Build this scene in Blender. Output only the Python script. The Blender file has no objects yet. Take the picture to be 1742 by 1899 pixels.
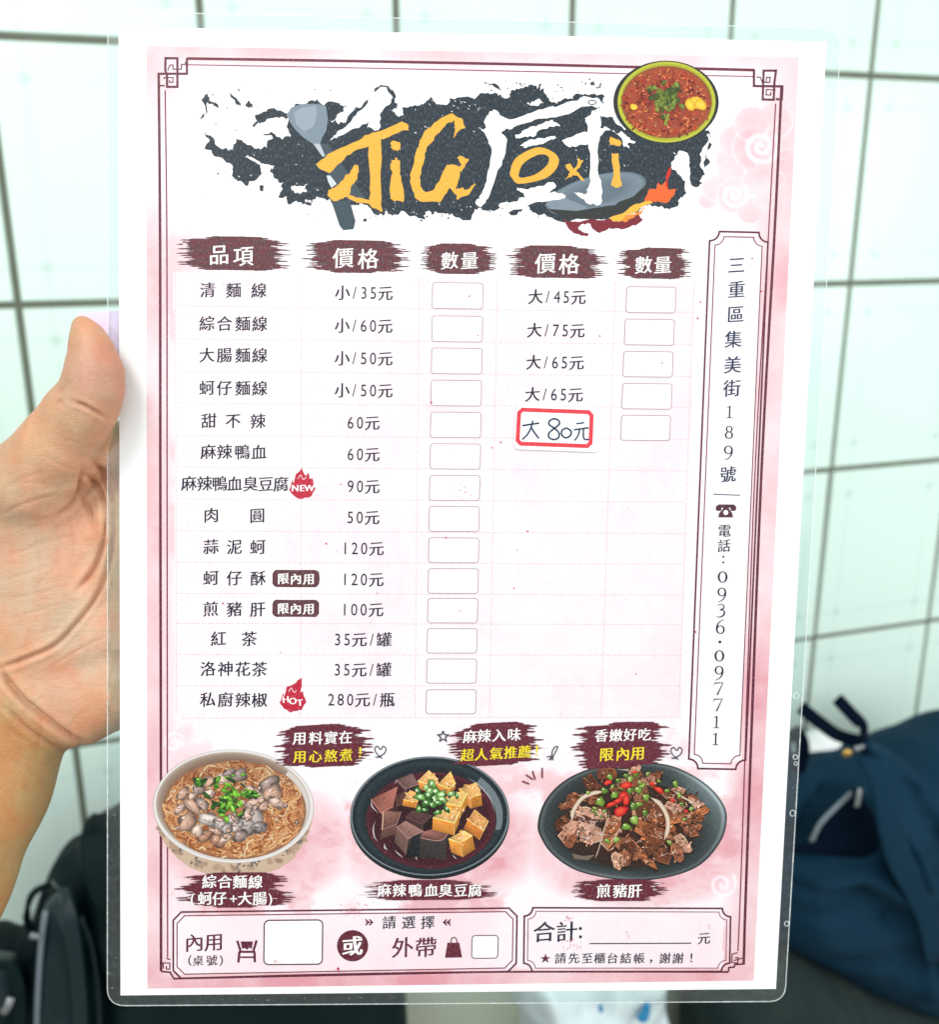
import bpy, math, random
import numpy as np
from mathutils import Matrix, Vector
from mathutils.geometry import tessellate_polygon

random.seed(7)
RNG = np.random.default_rng(7)
S = bpy.context.scene
COL = S.collection

# ---------------------------------------------------------------- camera
PW, PH = 1742.0, 1899.0                      # frame in photo pixels
FPX, CX, CY = 1396.7, 703.6, 881.7           # focal length and principal point in photo pixels


def rodrigues(r):
    r = np.array(r, float)
    t = np.linalg.norm(r)
    k = r / t
    K = np.array([[0, -k[2], k[1]], [k[2], 0, -k[0]], [-k[1], k[0], 0]])
    return np.eye(3) + math.sin(t) * K + (1 - math.cos(t)) * K @ K


FLIP = np.diag([1.0, -1.0, -1.0])
R_MENU = rodrigues([0.0643, -0.0250, 0.0144]) @ FLIP     # menu axes seen from the lens
T_MENU = np.array([0.0261, 0.0177, 0.2319])              # metres
R_WALL = rodrigues([-0.2271, -0.0544, -0.1852]) @ FLIP
TILE_W, TILE_A = 0.20, 1.2327
T_WALL = np.array([-2.058, 0.0, 0.0])                     # replaced below
_p = [0.0643, -0.0250, 0.0144, 0.0261, 0.0177, 0.2319, 0.2112, -0.2271, -0.0544, -0.1852, -0.2058, 0.3515]
R_WALL = rodrigues([_p[6], _p[7], _p[8]]) @ FLIP
T_WALL = np.array([_p[9], _p[10], _p[11]]) * 10 * TILE_W

# world: X along the wall, Z up the wall, Y into the wall, origin at the menu's centre
A_CW = np.column_stack([R_WALL[:, 0], -R_WALL[:, 2], R_WALL[:, 1]])   # world axes in lens axes


def cv_to_world(p):
    return (np.asarray(p) - T_MENU) @ A_CW


def world_to_px(w):
    p = np.asarray(w) @ A_CW.T + T_MENU
    return FPX * p[..., 0] / p[..., 2] + CX, FPX * p[..., 1] / p[..., 2] + CY


CAM_W = cv_to_world([0, 0, 0])
cam = bpy.data.cameras.new('camera')
cam_o = bpy.data.objects.new('camera', cam)
COL.objects.link(cam_o)
_rw = np.column_stack([A_CW.T @ np.array(v) for v in ([1, 0, 0], [0, -1, 0], [0, 0, -1])])
_m = np.eye(4)
_m[:3, :3] = _rw
_m[:3, 3] = CAM_W
cam_o.matrix_world = Matrix(_m.tolist())
cam.sensor_fit = 'AUTO'
cam.sensor_width = 36.0
cam.lens = FPX / PH * 36.0
cam.shift_x = (PW / 2 - CX) / PH
cam.shift_y = (CY - PH / 2) / PH
cam.clip_start = 0.01
cam.clip_end = 50
cam.dof.use_dof = True
cam.dof.focus_distance = 0.232
cam.dof.aperture_fstop = cam.lens / 2.7
S.camera = cam_o

# ---------------------------------------------------------------- light and exposure
S.view_settings.view_transform = 'Standard'
S.view_settings.look = 'None'
S.view_settings.exposure = -0.10
S.view_settings.gamma = 1.0
W = bpy.data.worlds.new('World')
S.world = W
W.use_nodes = True
W.node_tree.nodes['Background'].inputs[0].default_value = (0.92, 0.98, 1.0, 1)
W.node_tree.nodes['Background'].inputs[1].default_value = 0.50


def area_lamp(name, loc, target, size, power, colour):
    li = bpy.data.lights.new(name, 'AREA')
    li.shape = 'RECTANGLE'
    li.size, li.size_y = size
    li.energy = power
    li.color = colour
    o = bpy.data.objects.new(name, li)
    o.location = loc
    o.rotation_euler = (Vector(target) - Vector(loc)).to_track_quat('-Z', 'Y').to_euler()
    COL.objects.link(o)
    return o


area_lamp('ceiling_lamp', (-0.62, -0.62, 1.05), (0.0, 0.1, -0.05), (0.5, 0.4), 13.0, (1.0, 0.98, 0.95))
area_lamp('wall_fill', (1.55, -0.65, 0.25), (0.85, 0.62, -0.50), (0.8, 0.8), 10.5, (0.95, 1.0, 0.98))  # added fill that brightens the tiles, not a real fixture
area_lamp('front_fill', (0.1, -2.0, 0.80), (0.2, 0.4, -0.25), (5.0, 1.8), 53.0, (1.0, 1.0, 0.98))  # broad unseen panel added behind the camera to even out sheet and wall


# ---------------------------------------------------------------- geometry helpers
def page_local(px, py, w=0.0):
    """photo pixel -> menu-local metres on the plane w metres in front of the sheet"""
    px, py = np.asarray(px, float), np.asarray(py, float)
    w = np.broadcast_to(np.asarray(w, float), px.shape)
    d = np.stack([(px - CX) / FPX, (py - CY) / FPX, np.ones_like(px)], -1)
    dl = d @ R_MENU
    ol = -T_MENU @ R_MENU
    t = (w - ol[2]) / dl[..., 2]
    out = ol + dl * t[..., None]
    out[..., 2] = w
    return out


def local_px(p):
    q = np.asarray(p) @ R_MENU.T + T_MENU
    return FPX * q[..., 0] / q[..., 2] + CX, FPX * q[..., 1] / q[..., 2] + CY


def on_wall_plane(px, py, Y):
    """photo pixel -> world point on the upright plane y = Y"""
    px, py = np.asarray(px, float), np.asarray(py, float)
    d = np.stack([(px - CX) / FPX, (py - CY) / FPX, np.ones_like(px)], -1) @ A_CW
    t = (Y - CAM_W[1]) / d[..., 1]
    return CAM_W + d * t[..., None]


MENU_MAT = np.eye(4)
MENU_MAT[:3, :3] = A_CW.T @ R_MENU
MENU_MAT = Matrix(MENU_MAT.tolist())
WALL_Y = float(cv_to_world(T_WALL)[1])


def lin(c):
    c = np.asarray(c, float) / 255.0
    return np.where(c <= 0.04045, c / 12.92, ((c + 0.055) / 1.055) ** 2.4)


def L(r, g, b, k=0.80):
    return tuple(lin((r, g, b)) * k)


def add_mesh(name, verts, faces, mat=None, parent=None, smooth=False, colours=None, uvs=None):
    me = bpy.data.meshes.new(name)
    me.from_pydata([tuple(v) for v in verts] if not isinstance(verts, np.ndarray) else verts.tolist(), [],
                   faces if not isinstance(faces, np.ndarray) else faces.tolist())
    if colours is not None:
        at = me.color_attributes.new('Col', 'FLOAT_COLOR', 'POINT')
        c = np.ones((len(verts), 4), np.float32)
        c[:, :3] = colours
        at.data.foreach_set('color', c.ravel())
    if uvs is not None:
        uv = me.uv_layers.new(name='UVMap')
        li = np.zeros(len(me.loops), np.int32)
        me.loops.foreach_get('vertex_index', li)
        uv.data.foreach_set('uv', np.asarray(uvs, np.float32)[li].ravel())
    if smooth:
        me.polygons.foreach_set('use_smooth', [True] * len(me.polygons))
    if mat:
        me.materials.append(mat)
    me.update()
    o = bpy.data.objects.new(name, me)
    COL.objects.link(o)
    if parent is not None:
        o.parent = parent
    return o


def tag(o, label=None, category=None, group=None, kind=None):
    for k, v in (('label', label), ('category', category), ('group', group), ('kind', kind)):
        if v:
            o[k] = v
    return o


def seg_dist(P, poly, closed=False):
    """distance of points P (n,2) to a polyline"""
    poly = np.asarray(poly, float)
    n = len(poly)
    best = np.full(len(P), 1e9)
    for i in range(n if closed else n - 1):
        a, b = poly[i], poly[(i + 1) % n]
        ab = b - a
        h = np.clip(((P - a) @ ab) / max(ab @ ab, 1e-12), 0, 1)
        best = np.minimum(best, np.linalg.norm(P - a - h[:, None] * ab, axis=1))
    return best


def inside(P, poly):
    poly = np.asarray(poly, float)
    c = np.zeros(len(P), bool)
    n = len(poly)
    for i in range(n):
        x1, y1 = poly[i]
        x2, y2 = poly[(i + 1) % n]
        if y1 == y2:
            continue
        k = (y1 > P[:, 1]) != (y2 > P[:, 1])
        c ^= k & (P[:, 0] < (x2 - x1) * (P[:, 1] - y1) / (y2 - y1) + x1)
    return c


def spline(pts, n=8, closed=False):
    pts = [np.asarray(p, float) for p in pts]
    m = len(pts)
    out = []
    for i in range(m if closed else m - 1):
        p1, p2 = pts[i], pts[(i + 1) % m]
        p0 = pts[(i - 1) % m] if closed or i > 0 else 2 * p1 - p2
        p3 = pts[(i + 2) % m] if closed or i + 2 < m else 2 * p2 - p1
        for k in range(n):
            t = k / n
            out.append(0.5 * ((2 * p1) + (p2 - p0) * t + (2 * p0 - 5 * p1 + 4 * p2 - p3) * t * t + (3 * p1 - p0 - 3 * p2 + p3) * t ** 3))
    if not closed:
        out.append(pts[-1])
    return np.array(out)


def surface_nets(F, org, h):
    s = F < 0
    nx, ny, nz = F.shape
    cnt = np.zeros((nx - 1, ny - 1, nz - 1), np.int8)
    for a in (0, 1):
        for b in (0, 1):
            for c in (0, 1):
                cnt += s[a:nx - 1 + a, b:ny - 1 + b, c:nz - 1 + c]
    I, J, K = np.nonzero((cnt > 0) & (cnt < 8))
    idx = np.full(cnt.shape, -1, np.int32)
    idx[I, J, K] = np.arange(len(I))
    acc = np.zeros((len(I), 3))
    num = np.zeros(len(I))
    cor = [(a, b, c) for a in (0, 1) for b in (0, 1) for c in (0, 1)]
    for p in cor:
        for ax in range(3):
            if p[ax] == 0:
                q = list(p)
                q[ax] = 1
                f0 = F[I + p[0], J + p[1], K + p[2]]
                f1 = F[I + q[0], J + q[1], K + q[2]]
                m = (f0 < 0) != (f1 < 0)
                t = np.where(m, f0 / np.where(m, f0 - f1, 1), 0)
                pos = np.array(p, float)[None].repeat(len(I), 0)
                pos[:, ax] += t
                acc[m] += pos[m]
                num += m
    V = (np.stack([I, J, K], 1) + acc / num[:, None]) * h + np.asarray(org)
    quads = []
    for ax in range(3):
        sl0 = [slice(1, -1)] * 3
        sl1 = [slice(1, -1)] * 3
        sl0[ax] = slice(0, -1)
        sl1[ax] = slice(1, None)
        a, b = s[tuple(sl0)], s[tuple(sl1)]
        for sign in (0, 1):
            e = np.nonzero((a & ~b) if sign else (~a & b))
            e = [x + (0 if i == ax else 1) for i, x in enumerate(e)]
            u, v = (ax + 1) % 3, (ax + 2) % 3
            def cell(du, dv):
                q = [x.copy() for x in e]
                q[u] = q[u] + du
                q[v] = q[v] + dv
                return idx[q[0], q[1], q[2]]
            c = [cell(-1, -1), cell(0, -1), cell(0, 0), cell(-1, 0)]
            if not sign:
                c = c[::-1]
            quads.append(np.stack(c, 1))
    return V, np.concatenate(quads)


def fbm(shape, cells, octaves=5, gain=0.55, rng=RNG):
    """cheap fractal value noise on a grid, about -1..1"""
    H, Wd = shape
    out = np.zeros(shape)
    amp, tot = 1.0, 0.0
    for o in range(octaves):
        cy, cx = max(1, int(cells[0] * 2 ** o)), max(1, int(cells[1] * 2 ** o))
        g = rng.uniform(-1, 1, (cy + 2, cx + 2))
        y = np.linspace(0, cy - 1e-6, H)
        x = np.linspace(0, cx - 1e-6, Wd)
        iy, ix = y.astype(int), x.astype(int)
        fy, fx = y - iy, x - ix
        fy, fx = (fy * fy * (3 - 2 * fy))[:, None], (fx * fx * (3 - 2 * fx))[None]
        a, b = g[iy][:, ix], g[iy][:, ix + 1]
        c, d = g[iy + 1][:, ix], g[iy + 1][:, ix + 1]
        out += amp * ((a * (1 - fx) + b * fx) * (1 - fy) + (c * (1 - fx) + d * fx) * fy)
        tot += amp
        amp *= gain
    return out / tot * 1.8


# ---------------------------------------------------------------- materials
def new_mat(name):
    m = bpy.data.materials.new(name)
    m.use_nodes = True
    nt = m.node_tree
    return m, nt, nt.nodes['Principled BSDF']


def node(nt, kind, **kw):
    n = nt.nodes.new(kind)
    for k, v in kw.items():
        setattr(n, k, v)
    return n


def math_node(nt, op, a, b=None, c=None, clamp=False):
    n = node(nt, 'ShaderNodeMath', operation=op, use_clamp=clamp)
    for i, v in enumerate((a, b, c)):
        if v is None:
            continue
        if isinstance(v, (int, float)):
            n.inputs[i].default_value = v
        else:
            nt.links.new(v, n.inputs[i])
    return n.outputs[0]


def mix_rgb(nt, fac, a, b, blend='MIX'):
    n = node(nt, 'ShaderNodeMix', data_type='RGBA', blend_type=blend)
    for i, v in ((0, fac), (6, a), (7, b)):
        if isinstance(v, (int, float)):
            n.inputs[i].default_value = v
        elif isinstance(v, tuple):
            n.inputs[i].default_value = (*v, 1) if len(v) == 3 else v
        else:
            nt.links.new(v, n.inputs[i])
    return n.outputs[2]


def noise(nt, vec, scale, detail=3, rough=0.5, dist=0.0):
    n = node(nt, 'ShaderNodeTexNoise')
    n.inputs['Scale'].default_value = scale
    n.inputs['Detail'].default_value = detail
    n.inputs['Roughness'].default_value = rough
    n.inputs['Distortion'].default_value = dist
    if vec is not None:
        nt.links.new(vec, n.inputs['Vector'])
    return n.outputs['Fac']


def mapped(nt, scale, coord='Object'):
    tc = node(nt, 'ShaderNodeTexCoord')
    mp = node(nt, 'ShaderNodeMapping')
    mp.inputs['Scale'].default_value = scale
    nt.links.new(tc.outputs[coord], mp.inputs['Vector'])
    return mp.outputs['Vector']


def ramp(nt, fac, lo, hi):
    n = node(nt, 'ShaderNodeMapRange', interpolation_type='SMOOTHSTEP')
    nt.links.new(fac, n.inputs[0])
    n.inputs[1].default_value = lo
    n.inputs[2].default_value = hi
    return n.outputs[0]


def bump(nt, bsdf, height, strength, dist):
    b = node(nt, 'ShaderNodeBump')
    b.inputs['Strength'].default_value = strength
    b.inputs['Distance'].default_value = dist
    nt.links.new(height, b.inputs['Height'])
    nt.links.new(b.outputs[0], bsdf.inputs['Normal'])


def ink_material(name, grain):
    """printed ink under a laminate: colour from the print, broken up by the fibres of the paper"""
    m, nt, b = new_mat(name)
    at = node(nt, 'ShaderNodeVertexColor', layer_name='Col')
    f = noise(nt, mapped(nt, (2600, 900, 1)), 1.0, 2, 0.6)
    g = ramp(nt, f, 0.50, 0.70)
    lighter = mix_rgb(nt, 1.0, at.outputs['Color'], (0.065, 0.075, 0.085), 'ADD')
    c = mix_rgb(nt, math_node(nt, 'MULTIPLY', g, grain), at.outputs['Color'], lighter)
    f2 = noise(nt, mapped(nt, (300, 300, 1)), 1.0, 3)
    c2 = mix_rgb(nt, math_node(nt, 'MULTIPLY', f2, 0.18), c, (0.8, 0.8, 0.8), 'MULTIPLY')
    nt.links.new(c2, b.inputs['Base Color'])
    b.inputs['Roughness'].default_value = 0.42
    b.inputs['Specular IOR Level'].default_value = 0.25
    return m


INK = ink_material('printed_ink', 0.9)
PHOTO_INK = ink_material('printed_photo_ink', 0.30)

m, nt, b = new_mat('white_paper')
nt.links.new(mix_rgb(nt, noise(nt, mapped(nt, (60, 60, 1)), 1.0, 3), (0.80, 0.815, 0.83), (0.83, 0.835, 0.84)), b.inputs['Base Color'])
b.inputs['Roughness'].default_value = 0.4
b.inputs['Specular IOR Level'].default_value = 0.25
PAPER = m


def film_material(name, veil, rough):
    m = bpy.data.materials.new(name)
    m.use_nodes = True
    nt = m.node_tree
    nt.nodes.clear()
    out = node(nt, 'ShaderNodeOutputMaterial')
    tr = node(nt, 'ShaderNodeBsdfTransparent')
    tr.inputs[0].default_value = (0.925, 0.962, 0.957, 1)
    gl = node(nt, 'ShaderNodeBsdfGlossy')
    gl.inputs['Roughness'].default_value = rough
    df = node(nt, 'ShaderNodeBsdfDiffuse')
    df.inputs[0].default_value = (0.8, 0.85, 0.85, 1)
    fr = node(nt, 'ShaderNodeLayerWeight')
    fr.inputs[0].default_value = 0.5
    sheen = math_node(nt, 'ADD', math_node(nt, 'MULTIPLY', math_node(nt, 'POWER', fr.outputs['Facing'], 4.0), 0.45), 0.03)
    f = noise(nt, mapped(nt, (420, 420, 1)), 1.0, 5, 0.75)
    v = math_node(nt, 'MULTIPLY', math_node(nt, 'ADD', math_node(nt, 'MULTIPLY', ramp(nt, f, 0.42, 0.8), 0.5), 0.45), veil)
    m1 = node(nt, 'ShaderNodeMixShader')
    nt.links.new(sheen, m1.inputs[0])
    nt.links.new(tr.outputs[0], m1.inputs[1])
    nt.links.new(gl.outputs[0], m1.inputs[2])
    m2 = node(nt, 'ShaderNodeMixShader')
    nt.links.new(v, m2.inputs[0])
    nt.links.new(m1.outputs[0], m2.inputs[1])
    nt.links.new(df.outputs[0], m2.inputs[2])
    nt.links.new(m2.outputs[0], out.inputs[0])
    return m


FILM = film_material('clear_laminate', 0.045, 0.12)
FILM_EDGE = film_material('laminate_edge', 0.95, 0.2)

# skin
m, nt, b = new_mat('skin')
at = node(nt, 'ShaderNodeVertexColor', layer_name='Col')
n1 = noise(nt, mapped(nt, (55, 55, 55)), 1.0, 4, 0.6)
n2 = noise(nt, mapped(nt, (230, 230, 230)), 1.0, 3, 0.6)
c = mix_rgb(nt, ramp(nt, n1, 0.36, 0.66), at.outputs['Color'], (1.10, 0.84, 0.78), 'MULTIPLY')
c = mix_rgb(nt, math_node(nt, 'MULTIPLY', ramp(nt, n2, 0.4, 0.75), 0.45), c, (0.92, 0.80, 0.74), 'MULTIPLY')


def net(scale, lo, hi):
    """the fine net of skin lines"""
    v = node(nt, 'ShaderNodeTexVoronoi', feature='DISTANCE_TO_EDGE')
    w = mapped(nt, scale)
    d = node(nt, 'ShaderNodeVectorMath', operation='MULTIPLY_ADD')
    nn = node(nt, 'ShaderNodeTexNoise')
    nn.inputs['Scale'].default_value = 1.5
    nn.inputs['Detail'].default_value = 2.0
    nt.links.new(w, nn.inputs['Vector'])
    nt.links.new(nn.outputs['Color'], d.inputs[0])
    d.inputs[1].default_value = (1.6, 1.6, 1.6)
    nt.links.new(w, d.inputs[2])
    nt.links.new(d.outputs[0], v.inputs['Vector'])
    v.inputs['Scale'].default_value = 1.0
    return ramp(nt, v.outputs['Distance'], lo, hi)


big, small = net((110, 330, 150), 0.0, 0.10), net((620, 1000, 620), 0.0, 0.22)
c = mix_rgb(nt, math_node(nt, 'MULTIPLY', math_node(nt, 'SUBTRACT', 1.0, big), 0.13), c, (0.80, 0.62, 0.52), 'MULTIPLY')
nt.links.new(c, b.inputs['Base Color'])
b.inputs['Roughness'].default_value = 0.44
b.inputs['Specular IOR Level'].default_value = 0.38
b.inputs['Subsurface Weight'].default_value = 0.12
b.inputs['Subsurface Radius'].default_value = (1.0, 0.35, 0.2)
b.inputs['Subsurface Scale'].default_value = 0.003
hgt = math_node(nt, 'ADD', math_node(nt, 'MULTIPLY', big, 0.4), math_node(nt, 'MULTIPLY', small, 0.55))
hgt = math_node(nt, 'ADD', hgt, math_node(nt, 'MULTIPLY', n2, 0.5))
bump(nt, b, hgt, 0.30, 0.0004)
SKIN = m

# glazed tile: faint printed lines with small crosses inside each tile
m, nt, b = new_mat('glazed_tile')
tc = node(nt, 'ShaderNodeTexCoord')
sp = node(nt, 'ShaderNodeSeparateXYZ')
nt.links.new(tc.outputs['UV'], sp.inputs[0])


def near(v, at_, wd):
    d = math_node(nt, 'ABSOLUTE', math_node(nt, 'SUBTRACT', math_node(nt, 'ABSOLUTE', math_node(nt, 'SUBTRACT', v, 0.5)), at_))
    return math_node(nt, 'SUBTRACT', 1.0, ramp(nt, d, wd * 0.4, wd))


lu, lv = near(sp.outputs[0], 0.35, 0.018), near(sp.outputs[1], 0.36, 0.014)
cross = math_node(nt, 'MULTIPLY', near(sp.outputs[0], 0.35, 0.035), near(sp.outputs[1], 0.36, 0.03))
mask = math_node(nt, 'ADD', math_node(nt, 'MULTIPLY', math_node(nt, 'MAXIMUM', lu, lv), 0.10), math_node(nt, 'MULTIPLY', cross, 0.30), clamp=True)
cl = noise(nt, mapped(nt, (3, 3, 3)), 1.0, 3)
basec = mix_rgb(nt, cl, (0.685, 0.865, 0.785), (0.73, 0.895, 0.825))
nt.links.new(mix_rgb(nt, mask, basec, (0.36, 0.50, 0.46)), b.inputs['Base Color'])
b.inputs['Roughness'].default_value = 0.22
b.inputs['Specular IOR Level'].default_value = 0.4
TILE = m

m, nt, b = new_mat('dark_grout')
nt.links.new(mix_rgb(nt, noise(nt, mapped(nt, (30, 30, 30)), 1.0, 5), (0.085, 0.105, 0.075), (0.17, 0.19, 0.14)), b.inputs['Base Color'])
b.inputs['Roughness'].default_value = 0.9
GROUT = m


def cloth(name, c1, c2, rough, weave=900, spec=0.3, strength=0.35):
    m, nt, b = new_mat(name)
    n = noise(nt, mapped(nt, (14, 14, 14)), 1.0, 4)
    w = noise(nt, mapped(nt, (weave, weave, weave)), 1.0, 2)
    c = mix_rgb(nt, n, c1, c2)
    c = mix_rgb(nt, math_node(nt, 'MULTIPLY', ramp(nt, w, 0.45, 0.75), 0.5), c, (1.9, 1.9, 1.9), 'MULTIPLY')
    nt.links.new(c, b.inputs['Base Color'])
    b.inputs['Roughness'].default_value = rough
    b.inputs['Specular IOR Level'].default_value = spec
    bump(nt, b, math_node(nt, 'ADD', w, math_node(nt, 'MULTIPLY', n, 2.0)), strength, 0.002)
    return m


BLACK_CLOTH = cloth('black_nylon', (0.0022, 0.0075, 0.0085), (0.0050, 0.0140, 0.0160), 0.55, spec=0.08)
BLACK_SHEEN = cloth('black_coated_fabric', (0.0030, 0.0130, 0.0160), (0.0060, 0.0190, 0.0240), 0.28, spec=0.36)
NAVY_CLOTH = cloth('navy_nylon', (0.0030, 0.0210, 0.0430), (0.0050, 0.0320, 0.0600), 0.75, spec=0.10)
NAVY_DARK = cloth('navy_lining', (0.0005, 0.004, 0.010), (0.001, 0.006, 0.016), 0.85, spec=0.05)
TEAL_DARK = cloth('dark_grey_canvas', (0.010, 0.022, 0.024), (0.030, 0.044, 0.040), 0.8, spec=0.1)


def plain(name, c, rough=0.5, metal=0.0, var=0.12, scale=40):
    m, nt, b = new_mat(name)
    n = noise(nt, mapped(nt, (scale,) * 3), 1.0, 4)
    nt.links.new(mix_rgb(nt, n, tuple(x * (1 - var) for x in c), tuple(min(1, x * (1 + var)) for x in c)), b.inputs['Base Color'])
    b.inputs['Roughness'].default_value = rough
    b.inputs['Metallic'].default_value = metal
    return m


WHITE_PLASTIC = plain('white_plastic', (0.72, 0.84, 0.86), 0.3, var=0.08, scale=14)
BLUE_PRINT = plain('blue_print', (0.02, 0.24, 0.5), 0.4)
GREY_METAL = plain('grey_metal', (0.35, 0.37, 0.38), 0.35, 0.8)
GREY_ZIP = plain('zip_tape', (0.16, 0.20, 0.23), 0.5)
BRASS = plain('brass', (0.55, 0.36, 0.10), 0.3, 0.9)
WHITE_TISSUE = plain('white_tissue', (0.80, 0.84, 0.83), 0.8, var=0.05)
FLOOR = plain('grey_floor', (0.30, 0.31, 0.28), 0.6, scale=9)
BENCH = plain('grey_green_paint', (0.66, 0.71, 0.57), 0.5, var=0.10, scale=7)
PINK_PAPER = plain('pink_paper', (0.80, 0.60, 0.82), 0.7, var=0.06)

# ================================================================ the tiled wall and the bench
R0 = cv_to_world(T_WALL)                       # grid origin on the wall plane (tile corner 0,0)
TW, TH = TILE_W, TILE_W * TILE_A
wall = bpy.data.objects.new('tiled_wall', None)
wall.location = (float(R0[0]), WALL_Y, float(R0[2]))
COL.objects.link(wall)
tag(wall, 'pale mint glazed tile wall with dark grout lines, behind the held menu', 'wall')
V, F, U = [], [], []
G, BV = 0.0024, 0.0020
for i in range(-4, 12):
    for j in range(-4, 8):
        x0, x1 = i * TW + G, (i + 1) * TW - G
        z1, z0 = -j * TH - G, -(j + 1) * TH + G
        dy = RNG.normal(0, 0.0004, 4)
        k = len(V)
        V += [(x0, 0.004, z0), (x1, 0.004, z0), (x1, 0.004, z1), (x0, 0.004, z1)]
        q = [(x0 + BV, z0 + BV), (x1 - BV, z0 + BV), (x1 - BV, z1 - BV), (x0 + BV, z1 - BV)]
        V += [(a, float(d), c_) for (a, c_), d in zip(q, dy)]
        U += [(0, 0), (1, 0), (1, 1), (0, 1), (0.01, 0.01), (0.99, 0.01), (0.99, 0.99), (0.01, 0.99)]
        F.append((k + 4, k + 5, k + 6, k + 7))
        F += [(k + a, k + (a + 1) % 4, k + 4 + (a + 1) % 4, k + 4 + a) for a in range(4)]
add_mesh('tile_facing', V, F, TILE, wall, uvs=U)
x0, x1, z0, z1 = -4 * TW, 12 * TW, -8 * TH, 4 * TH
V = [(x, y, z) for y in (0.0022, 0.06) for (x, z) in ((x0, z0), (x1, z0), (x1, z1), (x0, z1))]
add_mesh('grout', V, [(0, 1, 2, 3), (7, 6, 5, 4), (0, 4, 5, 1), (1, 5, 6, 2), (2, 6, 7, 3), (3, 7, 4, 0)], GROUT, wall)

BENCH_Z = -1.03                                # the floor the bags stand on
import bmesh


def box_mesh(name, lo, hi, mat, parent=None, bevel=0.004):
    bm = bmesh.new()
    bmesh.ops.create_cube(bm, size=1)
    for v in bm.verts:
        v.co = [lo[i] + (v.co[i] + 0.5) * (hi[i] - lo[i]) for i in range(3)]
    bmesh.ops.bevel(bm, geom=bm.edges[:], offset=bevel, segments=3, profile=0.5, affect='EDGES')
    me = bpy.data.meshes.new(name)
    bm.to_mesh(me)
    bm.free()
    me.materials.append(mat)
    me.polygons.foreach_set('use_smooth', [True] * len(me.polygons))
    o = bpy.data.objects.new(name, me)
    COL.objects.link(o)
    o.parent = parent
    return o


box_mesh('skirting_board', (-0.9 - R0[0], -0.095, BENCH_Z - R0[2]), (2.3 - R0[0], -0.0005, -0.70 - R0[2]), BENCH, wall)
fl = add_mesh('floor', [(-3, -3, BENCH_Z), (4, -3, BENCH_Z), (4, WALL_Y + .05, BENCH_Z), (-3, WALL_Y + .05, BENCH_Z)], [(0, 1, 2, 3)], FLOOR)
tag(fl, 'grey floor under the bags', kind='structure')

# ================================================================ the laminated menu
MENU = bpy.data.objects.new('laminated_menu', None)
MENU.matrix_world = MENU_MAT
COL.objects.link(MENU)
tag(MENU, 'laminated white and pink Chinese food menu held up in a hand', 'menu')

C_TL, C_TR, C_BR, C_BL = (219.5, 49), (1534, 77.5), (1440, 1834), (223, 1846)


def homography(src, dst):
    A, bb = [], []
    for (x, y), (u, v) in zip(src, dst):
        A += [[x, y, 1, 0, 0, 0, -u * x, -u * y], [0, 0, 0, x, y, 1, -v * x, -v * y]]
        bb += [u, v]
    return np.append(np.linalg.solve(np.array(A, float), np.array(bb, float)), 1).reshape(3, 3)


H_PAGE = homography([(0, 0), (1, 0), (1, 1), (0, 1)], [C_TL, C_TR, C_BR, C_BL])
H_INV = np.linalg.inv(H_PAGE)


def page_px(s, t):
    q = np.stack([s, t, np.ones_like(s)], -1) @ H_PAGE.T
    return q[..., 0] / q[..., 2], q[..., 1] / q[..., 2]


def px_page(px, py):
    q = np.stack([px, py, np.ones_like(px)], -1) @ H_INV.T
    return q[..., 0] / q[..., 2], q[..., 1] / q[..., 2]


def axes_at(px, py):
    """unit steps (in photo px) along the page's rows and up its columns at a pixel"""
    s, t = px_page(np.array(float(px)), np.array(float(py)))
    e = 0.01
    ax, ay = page_px(s + e, t)
    bx, by = page_px(s, t - e * 210 / 297)
    u = np.array([float(ax) - px, float(ay) - py])
    v = np.array([float(bx) - px, float(by) - py])
    k = (np.linalg.norm(u) + np.linalg.norm(v)) / 2
    return u / k, v / k


LAYER = [0.00002]


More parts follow.
